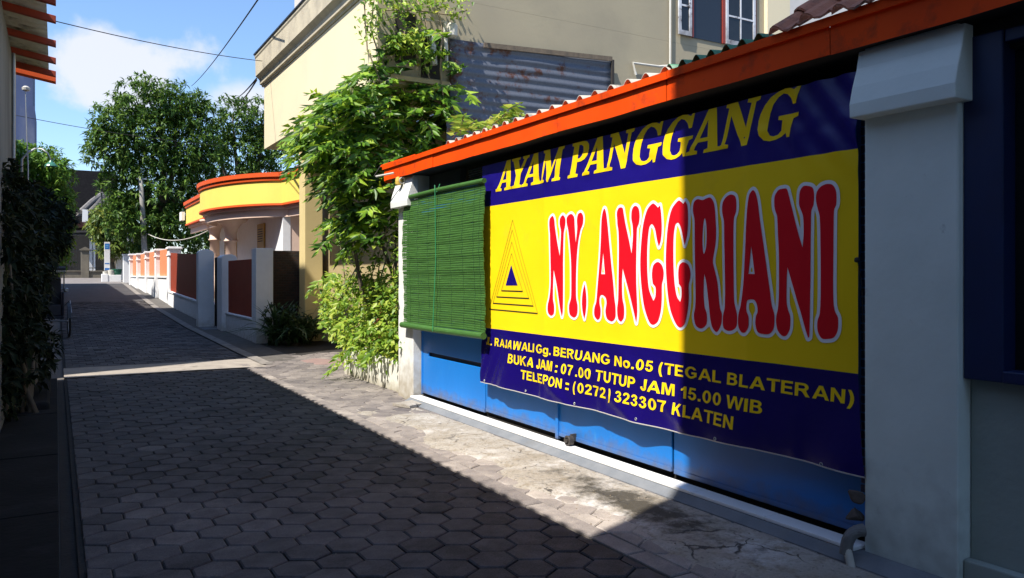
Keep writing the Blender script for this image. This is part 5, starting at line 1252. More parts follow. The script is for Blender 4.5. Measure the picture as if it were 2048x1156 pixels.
band([(-.32, 3.42), (-.20, 3.42), (-.20, 3.677), (-.32, 3.677)], M_pink, 'porch_beam')
for cx, cy in ((5.55, 30.0), (5.75, 34.6)):
    MB().lathe((cx, cy, g(cy) - .1), [(.24, 0), (.24, .9), (.20, .92), (.19, 2.45), (.25, 2.47), (.25, 2.52), (.20, 2.54), (.205, 2.75), (.26, 2.95), (.38, 3.12), (.58, 3.24), (.60, 3.32)], 22).build('column', M_pink, yh, smooth=True)
WX = 6.55; wy0 = yX(566, WX)
wl_ = MB().box(WX, WX + .25, wy0, 39.6, 0, 3.67).build('wall', M_whitewall, yh)
MB().box(WX + .253, 13, wy0 + .02, wy0 + .25, 0, 3.67).build('side_wall', M_pink, yh)
M_ysh = paint('ochre_shutter_paint', (.50, .30, .05), (.44, .26, .045), rough=.6)
def pwin(u0, u1, z0, z1, mat, name, louv=True):
    ya, yb = sorted((yX(u0, WX), yX(u1, WX))); w_ = MB().box(WX - .07, WX - .003, ya, yb, z0, z1).build(name, mat, yh)
    m = MB()
    for k in range(6): m.box(WX - .085, WX - .072, ya + .15, yb - .15, z0 + (z1 - z0) * (.55 + .06 * k), z0 + (z1 - z0) * (.55 + .06 * k) + .03)
    m.build('louvre', M_dark, w_)
pwin(474, 452, 1.3, 3.0, M_ysh, 'shutter'); pwin(531, 518, 1.9, 3.35, M_ysh, 'window')
fixnormals(MB().add([(7.4, 24.5, 4.6), (15, 24.5, 4.6), (15, 42, 4.6), (7.4, 42, 4.6), (11.2, 29, 7.6), (11.2, 38, 7.6)], [(0, 1, 4), (1, 2, 5, 4), (2, 3, 5), (3, 0, 4, 5), (0, 3, 2, 1)]).build('roof', M_claydark, yh))
MB().box(5.1, 5.25, 39.62, 40.3, 4.05, 4.45).build('lamp_box', M_whitewall, yh)

# ------------------------------------------------------------------ left side: building with corrugated eaves, taller blocks behind the frame edge
M_lwall = paint('grey_stained_plaster', (.20, .195, .185), (.15, .145, .14), rough=.9, scale=3, bump=.3, bscale=25, dirt=(.07, .068, .065), dirt_scale=2, dirt_lo=.5, dirt_hi=.8, stretch=(1, 1, .25))
lbg = thing('eaves_building', 'grey plastered building on the left edge with corrugated eaves on red painted rafters', 'building', (-2, 7, 0))
MB().box(-.62, -.45, 1.4, 11.55, -.05, 4.1).box(-6, -.62, 11.35, 11.55, -.05, 4.6).build('wall', M_lwall, lbg)
M_rafter = paint('shade_dulled_rafter', (.34, .042, .010), (.26, .032, .008), rough=.7, dirt=(.12, .02, .01), dirt_scale=5)  # orange trim paint darkened for the shade under the roof sheet
RS = .16
def rz(x): return 4.10 - RS * x          # underside of the roof sheet, rising to the left
ry = [onX(112, v, 0).y if False else 0 for v in ()]
m_r = []
for v in (-45, -18, 8, 44, 92, 126, 152):
    Yr = (4.04 - H) * F / ((HZ - v) * CT); m_r.append(Yr)
for Yr in m_r:
    MB().prismY([(-.0, rz(0) - .075), (.0, rz(0) - .005), (-1.4, rz(-1.4) - .005), (-1.4, rz(-1.4) - .075)], Yr - .03, Yr + .03).build('rafter', M_rafter, lbg, bevel=.004)
fixnormals(wavesheet(1.4, 11.75, -3.2, -.08, rz(-3.2) + .04, -RS, .028, .176, .007).build('roof_sheet', M_asb, lbg, smooth=True))
MB().prismY([(-.0, rz(0) - .10), (.0, rz(0) + .03), (-3.2, rz(-3.2) + .03), (-3.2, rz(-3.2) - .10)], 11.80, 11.95).build('bargeboard', M_otrim, lbg, bevel=.004)
MB().tube([(-.43, 10.9, 1.0), (-.43, 10.9, 4.1)], .02, 8).build('conduit', M_steel, lbg)
def block(x0, x1, y0, y1, h, label, yg=0):
    t = thing('street_block', label, 'building', ((x0 + x1) / 2, (y0 + y1) / 2, 0))
    MB().box(x0, x1, y0, y1, -.1, h).build('wall', M_lwall, t)
    MB().box(x0 - .1, x1 + .0, y0 - .0, y1 + .0, h + .003, h + .12).build('roof_slab', M_cement, t)
    k = 0; yy = y0 + 1
    while yy + 1.4 < y1:
        for z in (1.0, 4.2, 7.2):
            if z + 1.5 < h:
                wn_ = MB().box(x1 + .003, x1 + .03, yy, yy + 1.2, z, z + 1.4).build('window', M_bluedark, t); MB().box(x1 + .031, x1 + .036, yy + .08, yy + 1.12, z + .08, z + 1.32).build('pane', M_glass, wn_)
        yy += 2.6
cY = 4.02 - SUNR * 4.74  # far end of this unseen block splayed along the sun to shape its shadow
t = thing('street_block', 'unseen tall grey block left of the camera, its end splayed to shape the shadow', 'building', (-4, -6, 0))
fixnormals(MB().prismZ([(-1.05, -14), (-1.05, cY), (-7, cY - 3.4), (-7, -14)], -.1, 11.5).build('wall', M_lwall, t)); MB().prismZ([(-1.0, -14), (-1.05, cY), (-7, cY - 3.4), (-7, -14)], 11.503, 11.6).build('roof_slab', M_cement, t)
for yy in (-12, -9, -6, -3):
    for z in (1.0, 4.2, 7.2):
        wn_ = MB().box(-1.047, -1.02, yy, yy + 1.2, z, z + 1.4).build('window', M_bluedark, t); MB().box(-1.019, -1.014, yy + .08, yy + 1.12, z + .08, z + 1.32).build('pane', M_glass, wn_)
block(-8, -1.75, 12.6, 27.0, 11.5, 'tall grey block behind the dark hedge on the left side')
block(-8, -2.3, 27.2, 43.5, 7.9, 'lower grey block behind the trees further up the left side')

# ------------------------------------------------------------------ trees and hedges
def trunk(parent, base, forks, r0):
    m = MB(); b = Vector(base); top = Vector(forks[0][0]); mid = b.lerp(top, .5) + Vector((.08, .05, 0))
    m.tube([b, mid, top], [r0, r0 * .8, r0 * .62], 10)
    for f in forks:
        p = [Vector(q) for q in f]; n = len(p); m.tube(p, [r0 * .6 * (1 - .8 * i / (n - 1)) for i in range(n)], 7)
    return m.build('trunk', M_bark, parent, smooth=True)
def at(u, v, Y): return onY(u, v, Y)
def blob(u, v, Y, ru, rv, ry=None, dy=0):
    p = at(u, v, Y + dy); f = p.x * ST + p.y * CT; return (p.x, p.y, p.z, ru * f / F / .9, ry or ru * f / F, rv * f / F)
Y1 = 47
t = thing('mango_tree', 'large dense mango tree standing beyond the orange fence and the grey pole', 'tree', at(310, 560, Y1))
bl1 = [blob(u, v, Y1, a, b, dy=d) for u, v, a, b, d in ((300, 205, 62, 52, 0), (352, 208, 55, 42, .5), (240, 240, 50, 45, -.5), (395, 235, 38, 42, 0), (225, 300, 48, 48, -.5), (290, 290, 75, 70, 0), (370, 300, 68, 62, 0), (250, 370, 45, 52, -.3), (320, 385, 78, 66, 0), (395, 375, 50, 60, .3), (200, 275, 22, 24, -.8), (290, 450, 62, 52, -.5), (360, 460, 70, 50, 0), (240, 430, 34, 45, -1), (415, 310, 30, 40, 0))]
crown('crown', t, bl1, 32000, .30, .10, M_leafM, seed=2, inner=.30, droop=.22, tuft=9)
ct = at(310, 420, Y1); trunk(t, (ct.x + .3, Y1, .9), [[(ct.x + .2, Y1, 4.2), tuple(at(350, 330, Y1)), tuple(at(352, 210, Y1))], [(ct.x + .2, Y1, 4.2), tuple(at(270, 350, Y1)), tuple(at(230, 260, Y1))], [(ct.x + .2, Y1, 4.2), tuple(at(330, 300, Y1)), tuple(at(300, 200, Y1))], [(ct.x + .2, Y1, 4.2), tuple(at(400, 320, Y1)), tuple(at(412, 260, Y1))]], .36)
Y2 = 50
t = thing('mango_tree', 'smaller mango tree behind the rounded yellow porch, right of the large one', 'tree', at(490, 560, Y2))
bl2 = [blob(u, v, Y2, a, b, dy=d) for u, v, a, b, d in ((470, 240, 42, 48, 0), (515, 240, 40, 48, 0), (545, 290, 40, 50, 0), (490, 310, 52, 50, 0), (440, 285, 24, 40, 0), (450, 360, 30, 30, 1), (570, 250, 30, 40, 0), (520, 350, 40, 40, 1), (450, 450, 60, 70, 2))]
crown('crown', t, bl2, 15000, .30, .10, M_leafM, seed=3, droop=.22, tuft=9)
ct = at(490, 400, Y2); trunk(t, (ct.x, Y2, .9), [[(ct.x, Y2, 4), tuple(at(470, 300, Y2)), tuple(at(465, 230, Y2))], [(ct.x, Y2, 4), tuple(at(520, 310, Y2)), tuple(at(525, 240, Y2))], [(ct.x, Y2, 4.0), tuple(at(432, 295, Y2)), tuple(at(418, 300, Y2))]], .28)
Y3 = 50
t = thing('garden_tree', 'small bushy light green tree in front of the tiled house, behind the notice boards', 'tree', at(215, 560, Y3))
crown('crown', t, [blob(u, v, Y3, a, b) for u, v, a, b in ((205, 440, 26, 26), (225, 425, 24, 24), (200, 465, 18, 20), (240, 465, 28, 30), (225, 495, 26, 24), (215, 450, 26, 30), (255, 480, 24, 28), (262, 430, 22, 30))], 6500, .30, .11, leafmat('light_tree_leaf', [(.05, .10, .02), (.10, .17, .03), (.17, .24, .05), (.26, .28, .05)], trans=.3), seed=5)
ct = at(225, 500, Y3); trunk(t, (ct.x, Y3, 1), [[(ct.x, Y3, 2.2), tuple(at(215, 450, Y3))], [(ct.x, Y3, 2.2), tuple(at(240, 455, Y3))]], .14)
Y4 = 34
t = thing('street_tree', 'rounded leafy tree with a sunlit top above the dark hedge on the left', 'tree', at(70, 620, Y4))
crown('crown', t, [blob(u, v, Y4, a, b, ry=1.2) for u, v, a, b in ((55, 330, 46, 44), (95, 325, 32, 34), (112, 350, 30, 34), (60, 390, 60, 50), (110, 400, 34, 44), (70, 450, 60, 50), (100, 470, 40, 46), (30, 320, 30, 40), (85, 520, 44, 44))], 13000, .20, .075, leafmat('street_tree_leaf', [(.03, .09, .012), (.07, .17, .02), (.12, .25, .03), (.2, .33, .05)], trans=.3, rough=.5, spec=.22), seed=7)
ct = at(70, 480, Y4); trunk(t, (ct.x, Y4, .3), [[(ct.x, Y4, 2.4), tuple(at(60, 380, Y4)), tuple(at(55, 320, Y4))], [(ct.x, Y4, 2.4), tuple(at(105, 400, Y4)), tuple(at(108, 350, Y4))]], .17)
# dark hedge shrubs in the shade on the left, nearest first
def shrub(label, Y, blobs, n, ll, lw, seed, zb=0.0):
    t = thing('hedge_shrub', label, 'shrub', (blobs[0][0], Y, zb), 'dark shrubs on the left side')
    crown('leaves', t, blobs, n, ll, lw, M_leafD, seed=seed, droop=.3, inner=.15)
    m = MB()
    rr = random.Random(seed)
    for b in blobs:
        bx_ = blobs[0][0] + rr.gauss(0, .15)
        m.tube([(bx_, Y + rr.gauss(0, .15), zb - .02), ((bx_ + b[0]) / 2 + rr.gauss(0, .08), (Y + b[1]) / 2, b[2] * .5), (b[0], b[1], b[2])], [.03, .022, .008], 6)
    m.build('stems', M_bark, t, smooth=True)
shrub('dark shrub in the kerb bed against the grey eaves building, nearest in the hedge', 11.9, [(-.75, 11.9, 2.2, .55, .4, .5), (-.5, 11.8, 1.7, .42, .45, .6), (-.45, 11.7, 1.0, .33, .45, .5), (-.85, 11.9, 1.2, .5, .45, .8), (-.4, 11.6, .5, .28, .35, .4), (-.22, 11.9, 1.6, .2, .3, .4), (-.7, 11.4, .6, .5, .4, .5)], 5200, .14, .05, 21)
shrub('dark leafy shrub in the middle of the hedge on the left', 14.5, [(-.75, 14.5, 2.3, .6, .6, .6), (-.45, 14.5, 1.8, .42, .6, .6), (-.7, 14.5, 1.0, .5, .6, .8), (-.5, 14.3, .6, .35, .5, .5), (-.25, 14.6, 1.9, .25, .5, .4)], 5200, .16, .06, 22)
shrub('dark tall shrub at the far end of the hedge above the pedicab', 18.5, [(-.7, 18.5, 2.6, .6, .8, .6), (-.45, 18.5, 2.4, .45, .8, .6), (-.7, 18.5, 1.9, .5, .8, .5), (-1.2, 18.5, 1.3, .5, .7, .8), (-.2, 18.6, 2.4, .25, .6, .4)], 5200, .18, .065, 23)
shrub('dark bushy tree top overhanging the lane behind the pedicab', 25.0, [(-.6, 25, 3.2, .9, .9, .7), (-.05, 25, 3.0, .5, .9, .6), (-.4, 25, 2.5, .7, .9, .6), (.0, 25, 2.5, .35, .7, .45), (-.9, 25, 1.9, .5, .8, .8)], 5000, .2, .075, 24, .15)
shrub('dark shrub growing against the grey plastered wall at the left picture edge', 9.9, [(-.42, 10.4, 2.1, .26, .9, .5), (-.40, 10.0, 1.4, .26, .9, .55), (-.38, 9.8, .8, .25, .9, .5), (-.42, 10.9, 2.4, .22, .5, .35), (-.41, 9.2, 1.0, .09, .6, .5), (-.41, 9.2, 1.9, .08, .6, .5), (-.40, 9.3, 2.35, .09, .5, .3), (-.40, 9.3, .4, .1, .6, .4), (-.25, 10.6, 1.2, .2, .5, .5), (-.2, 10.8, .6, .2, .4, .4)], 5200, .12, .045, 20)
o = MB().box(-.44, -.06, 9.9, 12.6, -.03, .10).build('plant_bed', M_slab, bevel=.03); tag(o, 'low concrete plant bed under the nearest dark shrub on the left', 'planter')

# grit and dry leaf bits along the kerb course and the apron
m = MB(); rg_ = random.Random(17)
for _ in range(420):
    if rg_.random() < .6: x = rg_.gauss(2.95, .28); y = rg_.uniform(1.6, 10.5)
    else: x = rg_.uniform(.2, 3.4); y = rg_.uniform(1.2, 11)
    if x < .15 or x > 3.5: continue
    r = rg_.uniform(.003, .008); z = apz(x, y) if (2.78 < x < 3.44 and y < 8.6) else 0.0; z = max(z, 0.0); a = rg_.uniform(0, 6.28); c_, s_ = math.cos(a), math.sin(a)
    m.add([(x + r * c_, y + r * s_, z), (x - r * s_, y + r * c_, z), (x - r * c_, y - r * s_, z), (x + r * s_, y - r * c_, z), (x, y, z + r * 1.1)], [(0, 1, 4), (1, 2, 4), (2, 3, 4), (3, 0, 4)])
o = m.build('grit', paint('street_grit', (.30, .26, .21), (.16, .12, .08), rough=.95, scale=60), origin=(0, 0, 0)); o['kind'] = 'stuff'; o['label'] = 'scattered grit and dry crumbs lying on the pavers and the concrete'; o['category'] = 'grit'
# ------------------------------------------------------------------ far end of the street
YF = 52.6; gF = g(YF)
fw = thing('garden_wall', 'low stone garden wall with square capped pillars and dark iron bars across the street end', 'wall', (0, YF, gF))
M_stone = paint('buff_stone', (.20, .175, .135), (.14, .125, .10), rough=.9, scale=3, bump=.3, dirt=(.15, .13, .11), dirt_scale=2)  # stone colour darkened to carry the tree shade on this wall
def zY(v, u, Y): return onY(u, v, Y).z
MB().box(xY(60, YF), xY(246, YF), YF, YF + .3, gF - .1, zY(543, 180, YF)).box(xY(60, YF), xY(246, YF), YF - .05, YF + .35, zY(543, 180, YF) + .003, zY(541, 180, YF)).build('base', M_stone, fw)
for u0, u1 in ((100, 116), (162, 178), (225, 239)):
    x0, x1 = xY(u0, YF), xY(u1, YF); zt = zY(501, 170, YF)
    p = MB().box(x0, x1, YF - .08, YF + .4, gF - .1, zt).build('pillar', M_stone, fw, bevel=.01)
    MB().box(x0 - .06, x1 + .06, YF - .14, YF + .46, zt + .003, zt + .08).prismY([(x0 - .05, zt + .083), (x1 + .05, zt + .083), ((x0 + x1) / 2, zt + .22)], YF - .12, YF + .44).build('cap', M_stone, p)
for (u0, u1) in ((117, 161), (179, 224)):
    m = MB(); x0, x1 = xY(u0, YF), xY(u1, YF); za, zb = zY(540, 170, YF), zY(497, 170, YF)
    k = x0 + .08
    while k < x1: m.tube([(k, YF + .15, za), (k, YF + .15, zb)], .014, 5); k += .14
    m.box(x0, x1, YF + .14, YF + .16, za + .1, za + .14).box(x0, x1, YF + .14, YF + .16, zb - .14, zb - .1)
    m.build('iron_bars', M_blackmetal, fw)
fh = thing('tiled_house', 'old house with a brown tiled porch roof and white posts behind the iron barred wall', 'house', (0, 58, gF))
YH = 57
def P(u, v, Y): return tuple(onY(u, v, Y))
def roofslope(u0, u1, ve, u2, u3, vr, Ya, Yb, mat, name, parent, th=.12):
    a, b, c, d = (Vector(P(u0, ve, Ya)), Vector(P(u1, ve, Ya)), Vector(P(u3, vr, Yb)), Vector(P(u2, vr, Yb)))
    m = MB(); n = 26; rows = 10; nn = (b - a).cross(d - a).normalized(); nn = nn if nn.z > 0 else -nn
    vs = []; fs = []
    for j in range(rows * 2):
        t = (j // 2 + (j % 2)) / rows
        lift = .05 if j % 2 == 0 else 0.0
        for i in range(n * 4 + 1):
            s_ = i / (n * 4); p = (a.lerp(b, s_)).lerp(d.lerp(c, s_), t); vs.append(p + nn * (lift + .035 * math.sin(i * math.pi / 2)))
    w_ = n * 4 + 1
    for j in range(rows * 2 - 1):
        for i in range(w_ - 1): fs.append((j * w_ + i, j * w_ + i + 1, (j + 1) * w_ + i + 1, (j + 1) * w_ + i))
    m.add(vs, fs); m.add([a - nn * th, b - nn * th, c - nn * th, d - nn * th], [(0, 1, 2, 3)]); return m.build(name, mat, parent)
M_darkwall = paint('shadow_black_wall', (.016, .015, .014), (.024, .022, .02), rough=.95)  # near-black colour stands in for the shadow on these far walls
M_browntile = paint('brown_tile', (.20, .10, .075), (.13, .07, .055), rough=.85, scale=6, dirt=(.06, .045, .04), dirt_scale=4)
M_greytile = paint('grey_tile', (.19, .175, .16), (.11, .10, .095), rough=.85, scale=5, dirt=(.05, .048, .045), dirt_scale=3)
roofslope(128, 190, 457, 133, 184, 444, YH, YH + 1.8, M_browntile, 'porch_roof', fh)
roofslope(140, 196, 466, 140, 190, 462, YH - .6, YH + .3, M_greytile, 'porch_awning', fh)
for u in (182.5, 187.5): p = onY(u, 500, YH); MB().box(p.x - .09, p.x + .09, YH, YH + .18, gF, zY(467, 185, YH)).build('post', M_whitewall, fh)
MB().box(xY(90, YH + 3), xY(300, YH + 3), YH + 3, YH + 6, gF - .1, zY(450, 170, YH + 3)).build('wall', M_darkwall, fh)
MB().box(xY(165, YH + 2.2), xY(176, YH + 2.2), YH + 2.2, YH + 2.9, zY(445, 170, YH + 2.2), zY(419, 170, YH + 2.2)).build('chimney', M_whitewall, fh)
roofslope(150, 330, 428, 205, 300, 388, YH + 2.5, YH + 7, M_greytile, 'hip_roof', fh)
m = MB(); m.tube([P(160, 424, YH + 2.4), P(184, 402, YH + 4.6), P(204, 388, YH + 7)], .16, 7).tube([P(172, 430, YH + 2.4), P(192, 408, YH + 4.6), P(206, 388, YH + 7)], .12, 7); m.build('ridge_tiles', M_greytile, fh)
db = thing('dark_roof_house', 'large house with a dark plain roof rising behind the tiled house', 'house', (0, 74, gF))
YD = 74
a, b = P(80, 336, YD), P(232, 331, YD); MB().prismX([(YD, a[2]), (YD + .3, a[2] + .05), (YD + 8, a[2] - .4), (YD + 8, a[2] - 5.3), (YD - 7, a[2] - 5.2), (YD - 7, a[2] - 5.0)], a[0], b[0]).build('roof', paint('dark_slate', (.006, .006, .007), (.010, .010, .011), rough=1, spec=0.0), db)
MB().box(a[0] + .5, b[0] - .5, YD - 6, YD + 7, 0, a[2] - 5.25).build('wall', M_darkwall, db)
tw = thing('tower_block', 'tall blue grey stained concrete tower rising far behind the left building', 'tower', (-4, 110, 0))
M_tower = paint('blue_grey_stained_concrete', (.045, .065, .14), (.065, .09, .18), rough=.9, scale=.5, dirt=(.14, .16, .22), dirt_scale=.35, dirt_lo=.5, dirt_hi=.75, stretch=(1, 1, .35))
YT = 110; MB().box(xY(-40, YT), xY(65.5, YT), YT, YT + 12, 0, zY(60, 50, YT)).build('shaft', M_tower, tw); MB().box(xY(60, YT), xY(69.5, YT), YT - .6, YT + 11, 0, zY(213, 60, YT)).build('buttress', M_tower, tw)
# + k * 1.4, xY(33, YT) + .5 + k * 1.4, YT - .06, YT - .003, zY(240, 40, YT), zY(215, 40, YT))

# concrete pole, black pole, lamp, antenna
YP = 45.5
t = thing('utility_pole', 'leaning pale grey concrete pole standing inside the orange fence', 'pole', P(288, 560, YP))
b0 = onY(289, 530, YP); MB().tube([(b0.x, YP, .9), P(289, 500, YP), P(285, 420, YP), P(281, 352, YP)], [.15, .14, .125, .11], 12).build('shaft', paint('grey_pole', (.30, .29, .26), (.22, .21, .19), rough=.9, scale=4), t, smooth=True)
m = MB(); q = onY(281, 357, YP); m.box(q.x - .2, q.x + .3, YP - .05, YP + .05, q.z - .05, q.z + .02); m.build('bracket', M_steel, t)
YQ = 49.8
t = thing('lamp_post', 'thin black iron post standing in front of the tiled house by the blue notice board', 'pole', P(208, 545, YQ))
MB().tube([P(210, 545, YQ), P(206, 440, YQ), P(203, 385, YQ)], [.06, .05, .045], 8).build('shaft', M_blackmetal, t)
YA = 30
t = thing('antenna_mast', 'thin pale antenna mast with a small round head above the left tree', 'antenna', P(57, 620, YA))
MB().tube([P(57, 620, YA), P(56, 332, YA), P(51, 182, YA)], [.03, .022, .016], 7).build('mast', M_steel, t); q = P(52, 180, YA)
MB().lathe((q[0], q[1] - .02, q[2] - .05), [(.03, 0), (.11, .04), (.12, .12), (.06, .17), (.02, .18)], 12).build('head', M_pvc, t)
t = thing('street_lamp', 'old street lamp with a curved arm and green shade in front of the left tree', 'street lamp', P(40, 620, YA))
MB().tube([P(40, 620, YA), P(44, 318, YA), P(56, 305, YA), P(70, 297, YA), P(84, 297, YA), P(95, 306, YA), P(102, 320, YA)], [.045, .035, .03, .028, .028, .028, .028], 8).build('arm', M_steel, t, smooth=True); q = P(102, 331, YA)
MB().lathe((q[0], q[1], q[2] - .03), [(.20, 0), (.17, .05), (.08, .13), (.035, .2)], 14).build('shade', paint('green_enamel', (.04, .16, .11), rough=.35), t)
# plinth with notice board and green tub
YN = 47.2
pz = zY(570, 225, YN); pl2 = MB().box(xY(205, YN), xY(243, YN), YN, YN + .5, g(YN) - .1, zY(550, 220, YN)).box(xY(203.5, YN), xY(216, YN), YN - .03, YN + .53, g(YN) - .1, zY(548, 220, YN)).build('plinth', M_whitewall, bevel=.015)
tag(pl2, 'low whitewashed masonry plinth at the street corner carrying the notice board', 'plinth')
t = thing('notice_board', 'tall white notice board with blue header and footer bars on the whitewashed plinth', 'notice board', P(213, 545, YN + .2))
x0, x1 = xY(209, YN), xY(220.5, YN); zt, zb = zY(484, 214, YN), zY(541, 214, YN)
# the board is turned a little towards the lane
bd = MB().box(x0, x1, YN + .14, YN + .22, zb, zt).build('board', M_whitewall, t, bevel=.008); M_bprint = paint('blue_print', (.02, .16, .50), rough=.5); M_bprint2 = paint('blue_print_pale', (.22, .50, .75), rough=.5)
w_ = x1 - x0
MB().box(x0 + .02, x1 - .03, YN + .134, YN + .1395, zY(498, 214, YN), zY(487, 214, YN)).build('header', M_bprint, bd)
m = MB(); 
for v in (490, 493.5): m.box(x0 + .06, x1 - .08, YN + .128, YN + .1335, zY(v + 1.4, 214, YN), zY(v, 214, YN))
m.build('header_text', M_bprint2, bd)
m = MB().box(x0 + .02, x1 - .03, YN + .134, YN + .1395, zY(528, 214, YN), zY(526, 214, YN)).box(x0 + .02, x1 - .03, YN + .134, YN + .1395, zY(540, 214, YN), zY(536, 214, YN)); m.build('footer', M_bprint, bd)
MB().lathe((x0 + .04, YN + .18, zY(550, 212, YN)), [(.12, 0), (.12, .18), (.05, .2)], 12).lathe((x1 + .05, YN + .18, zY(550, 212, YN)), [(.17, 0), (.17, .26), (.05, .28)], 12).build('foot', M_pvc, t)
t = thing('green_tub', 'dark green plastic tub standing on the white plinth beside the notice board', 'tub', P(232, 549, YN + .3))
c = onY(233, 549, YN + .28); c = (c.x, c.y, zY(549.5, 220, YN)); M_tub = paint('green_tub_plastic', (.012, .13, .075), (.01, .10, .06), rough=.45)
MB().lathe(c, [(.22, 0), (.27, .26), (.285, .27), (.285, .31), (.255, .31), (.21, .04), (.01, .03)], 18).build('body', M_tub, t, smooth=False); m = MB()
m.torus((c[0], c[1], c[2] + .14), (0, 0, 1), .255, .012, 20, 6); m.build('band', M_tub, t)
YR = 48.8
t = thing('roofed_sign', 'small grey sign panel under a red tiled cap on two thin posts', 'sign', P(262, 540, YR))
MB().tube([P(260, 560, YR), P(258, 450, YR)], .028, 6).tube([P(267, 560, YR), P(266, 448, YR)], .028, 6).build('posts', M_steel, t)
m = MB(); a, b = onY(254.5, 483, YR - .05), onY(266, 446, YR - .05); m.box(a.x, b.x, YR - .08, YR - .03, a.z, b.z); sgn = m.build('panel', paint('faded_sign', (.55, .60, .66), (.48, .53, .60), rough=.6), t)
m = MB()
for k in range(5): m.box(a.x + .06, b.x - .06 - .03 * (k % 2), YR - .088, YR - .081, b.z - .16 - .15 * k, b.z - .12 - .15 * k)
m.build('lettering', paint('faded_print', (.22, .28, .36), rough=.6), sgn)
a, b = onY(236, 451, YR - .3), onY(268, 440, YR - .3); MB().obox(((a.x + b.x) / 2, YR - .1, (a.z + b.z) / 2 + .05), ((b.x - a.x) / 2, 0, (b.z - a.z) / 2), (0, .4, 0), (-.03, 0, .05)).build('cap_roof', M_clay, t)

# ------------------------------------------------------------------ pedicab parked in the shade on the left
bc = thing('pedicab', 'dark three wheeled pedicab parked in the shade against the hedge on the left', 'pedicab', (-.3, 21, .06))
gy = g(21.0); M_cab = paint('dark_blue_cab', (.012, .014, .03), (.02, .02, .035), rough=.5); M_tarp = paint('dark_canvas', (.02, .02, .022), rough=.9)
cx = -.42
def wheel(c, ax, R, nm='wheel'):
    w_ = MB().torus(c, ax, R, .022, 32, 8).build(nm, M_rubber, bc, smooth=True)
    m = MB().torus(c, ax, R - .035, .010, 32, 6); axv = Vector(ax); e1 = axv.orthogonal().normalized(); e2 = axv.cross(e1)
    for k in range(18): q = 2 * math.pi * k / 18; m.tube([Vector(c), Vector(c) + (e1 * math.cos(q) + e2 * math.sin(q)) * (R - .04)], .002, 4, caps=False)
    m.tube([Vector(c) - axv * .05, Vector(c) + axv * .05], .022, 8); m.build('rim', M_steel, w_); return w_
wheel((.255, 20.2, gy + .36), (1, .05, 0), .34); wheel((-1.05, 20.95, gy + .36), (1, 0, 0), .34); wheel((-.38, 22.6, gy + .36), (1, 0, 0), .34)
m = MB(); m.box(-.95, .16, 20.45, 21.45, gy + .40, gy + .46).box(-.95, -.90, 20.45, 21.45, gy + .463, gy + 1.0).box(.11, .16, 20.45, 21.45, gy + .463, gy + 1.0).box(-.895, .105, 21.38, 21.45, gy + .463, gy + 1.32).box(-.895, .105, 20.45, 20.49, gy + .463, gy + .72); m.build('cab', M_cab, bc, bevel=.02)
MB().box(-.88, .09, 20.75, 21.37, gy + .465, gy + .62).build('seat', paint('dark_red_vinyl', (.08, .012, .012), rough=.5), bc, bevel=.03)
m = MB(); m.prismX([(20.35, gy + 1.50), (20.36, gy + 1.545), (20.9, gy + 1.60), (21.5, gy + 1.52), (21.5, gy + 1.48), (20.9, gy + 1.56)], -.98, .19); m.build('canopy', M_tarp, bc)
m = MB()
for k in range(30): m.box(-.97 + k * .039, -.945 + k * .039, 20.335, 20.345, gy + 1.455, gy + 1.50)
m.build('canopy_fringe', M_pvc, bc)
m = MB()
for x in (-.95, .16): m.tube([(x, 20.5, gy + 1.0), (x, 20.42, gy + 1.5)], .012, 6).tube([(x, 21.42, gy + 1.0), (x, 21.46, gy + 1.5)], .012, 6)
m.tube([(-.38, 21.45, gy + .5), (-.38, 22.2, gy + .75), (-.38, 22.6, gy + .36)], .022, 8).tube([(-.38, 22.2, gy + .75), (-.38, 22.35, gy + 1.0)], .02, 8).tube([(-1.08, 20.95, gy + .36), (.24, 20.2, gy + .36)], .018, 6)
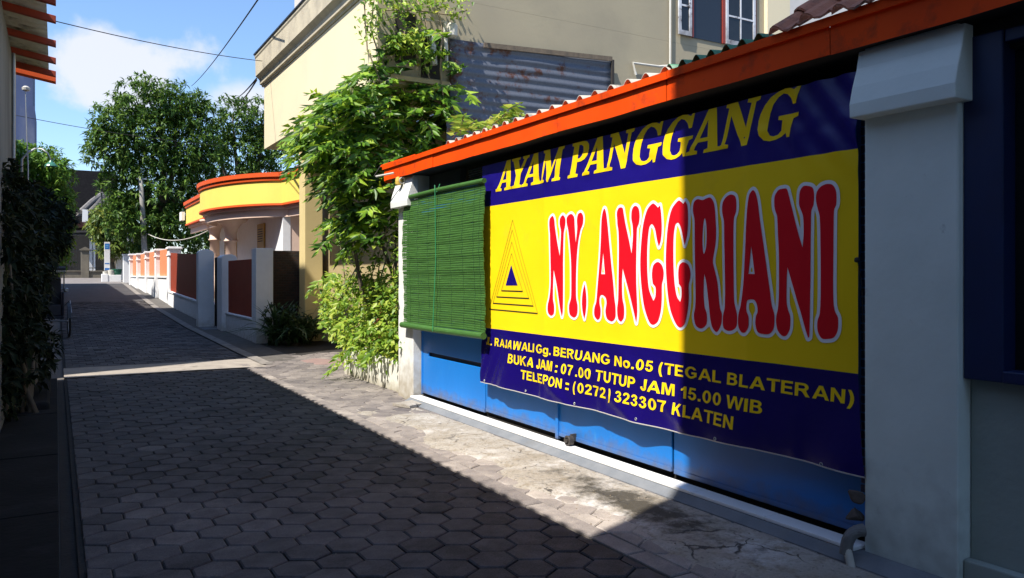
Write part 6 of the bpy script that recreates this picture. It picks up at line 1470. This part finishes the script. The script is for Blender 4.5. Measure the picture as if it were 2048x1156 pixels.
m.tube([(-.95, 21.5, gy + 1.05), (.24, 21.5, gy + 1.05)], .015, 6).tube([(.16, 20.4, gy + .7), (.27, 20.2, gy + .82), (.30, 20.0, gy + .55)], .012, 6)
m.build('frame', M_steel, bc)
MB().box(-.48, -.28, 22.22, 22.5, gy + 1.0, gy + 1.07).build('saddle', M_rubber, bc, bevel=.03)
MB().prismX([(19.86 + .34 - .40 * math.cos(a_), gy + .36 + .40 * math.sin(a_)) for a_ in [0.2 + .26 * k for k in range(11)]] + [(19.86 + .34 - .385 * math.cos(a_), gy + .36 + .385 * math.sin(a_)) for a_ in [0.2 + .26 * k for k in range(11)]][::-1], .22, .29).build('mudguard', M_blackmetal, bc)
MB().lathe((.20, 20.45, gy + 1.0), [(.03, 0), (.05, .02), (.05, .08), (.02, .1)], 10).build('headlight', M_steel, bc)

# ------------------------------------------------------------------ wires
def wire(name, label, p, q, sag, r, mat=M_rubber):
    p, q = Vector(p), Vector(q); n = 18; m = MB()
    m.tube([p.lerp(q, k / n) - Vector((0, 0, 4 * sag * (k / n) * (1 - k / n))) for k in range(n + 1)], r, 5); tag(m.build(name, mat, smooth=True), label, 'cable', 'overhead wires')
wire('overhead_wire', 'black wire running from the corrugated eaves on the left to the cream house cornice', onX(86, 36, -.15), onX(524, 122, 3.53), .06, .007)
wire('overhead_wire', 'long black wire crossing the sky steeply towards the mango tree', onY(522, -10, 14.0), onY(383, 172, 46.6), .15, .014)
wire('overhead_wire', 'upper of two short black wires from the cornice corner to the smaller mango tree', onX(513, 157, 3.54), onY(470, 196, 49), .1, .018)
wire('overhead_wire', 'lower of two short black wires from the cornice corner to the smaller mango tree', onX(513, 160, 3.54), onY(474, 199, 49), .2, .018)
wire('overhead_wire', 'thin black wire passing in front of the blue grey tower into the mango tree crown', onY(20, 228, 40), onY(440, 291, 43), .15, .014)
wire('white_cable', 'sagging white cable from the roofed sign to the porch house', onY(268, 448, 48.6), onY(432, 452, 34), .75, .022, M_pvcw)
# whose shadow falls on the yellow porch', (-1.6, 25.5, 10.2), (6.9, 26.2, 6.6), .2, .012)
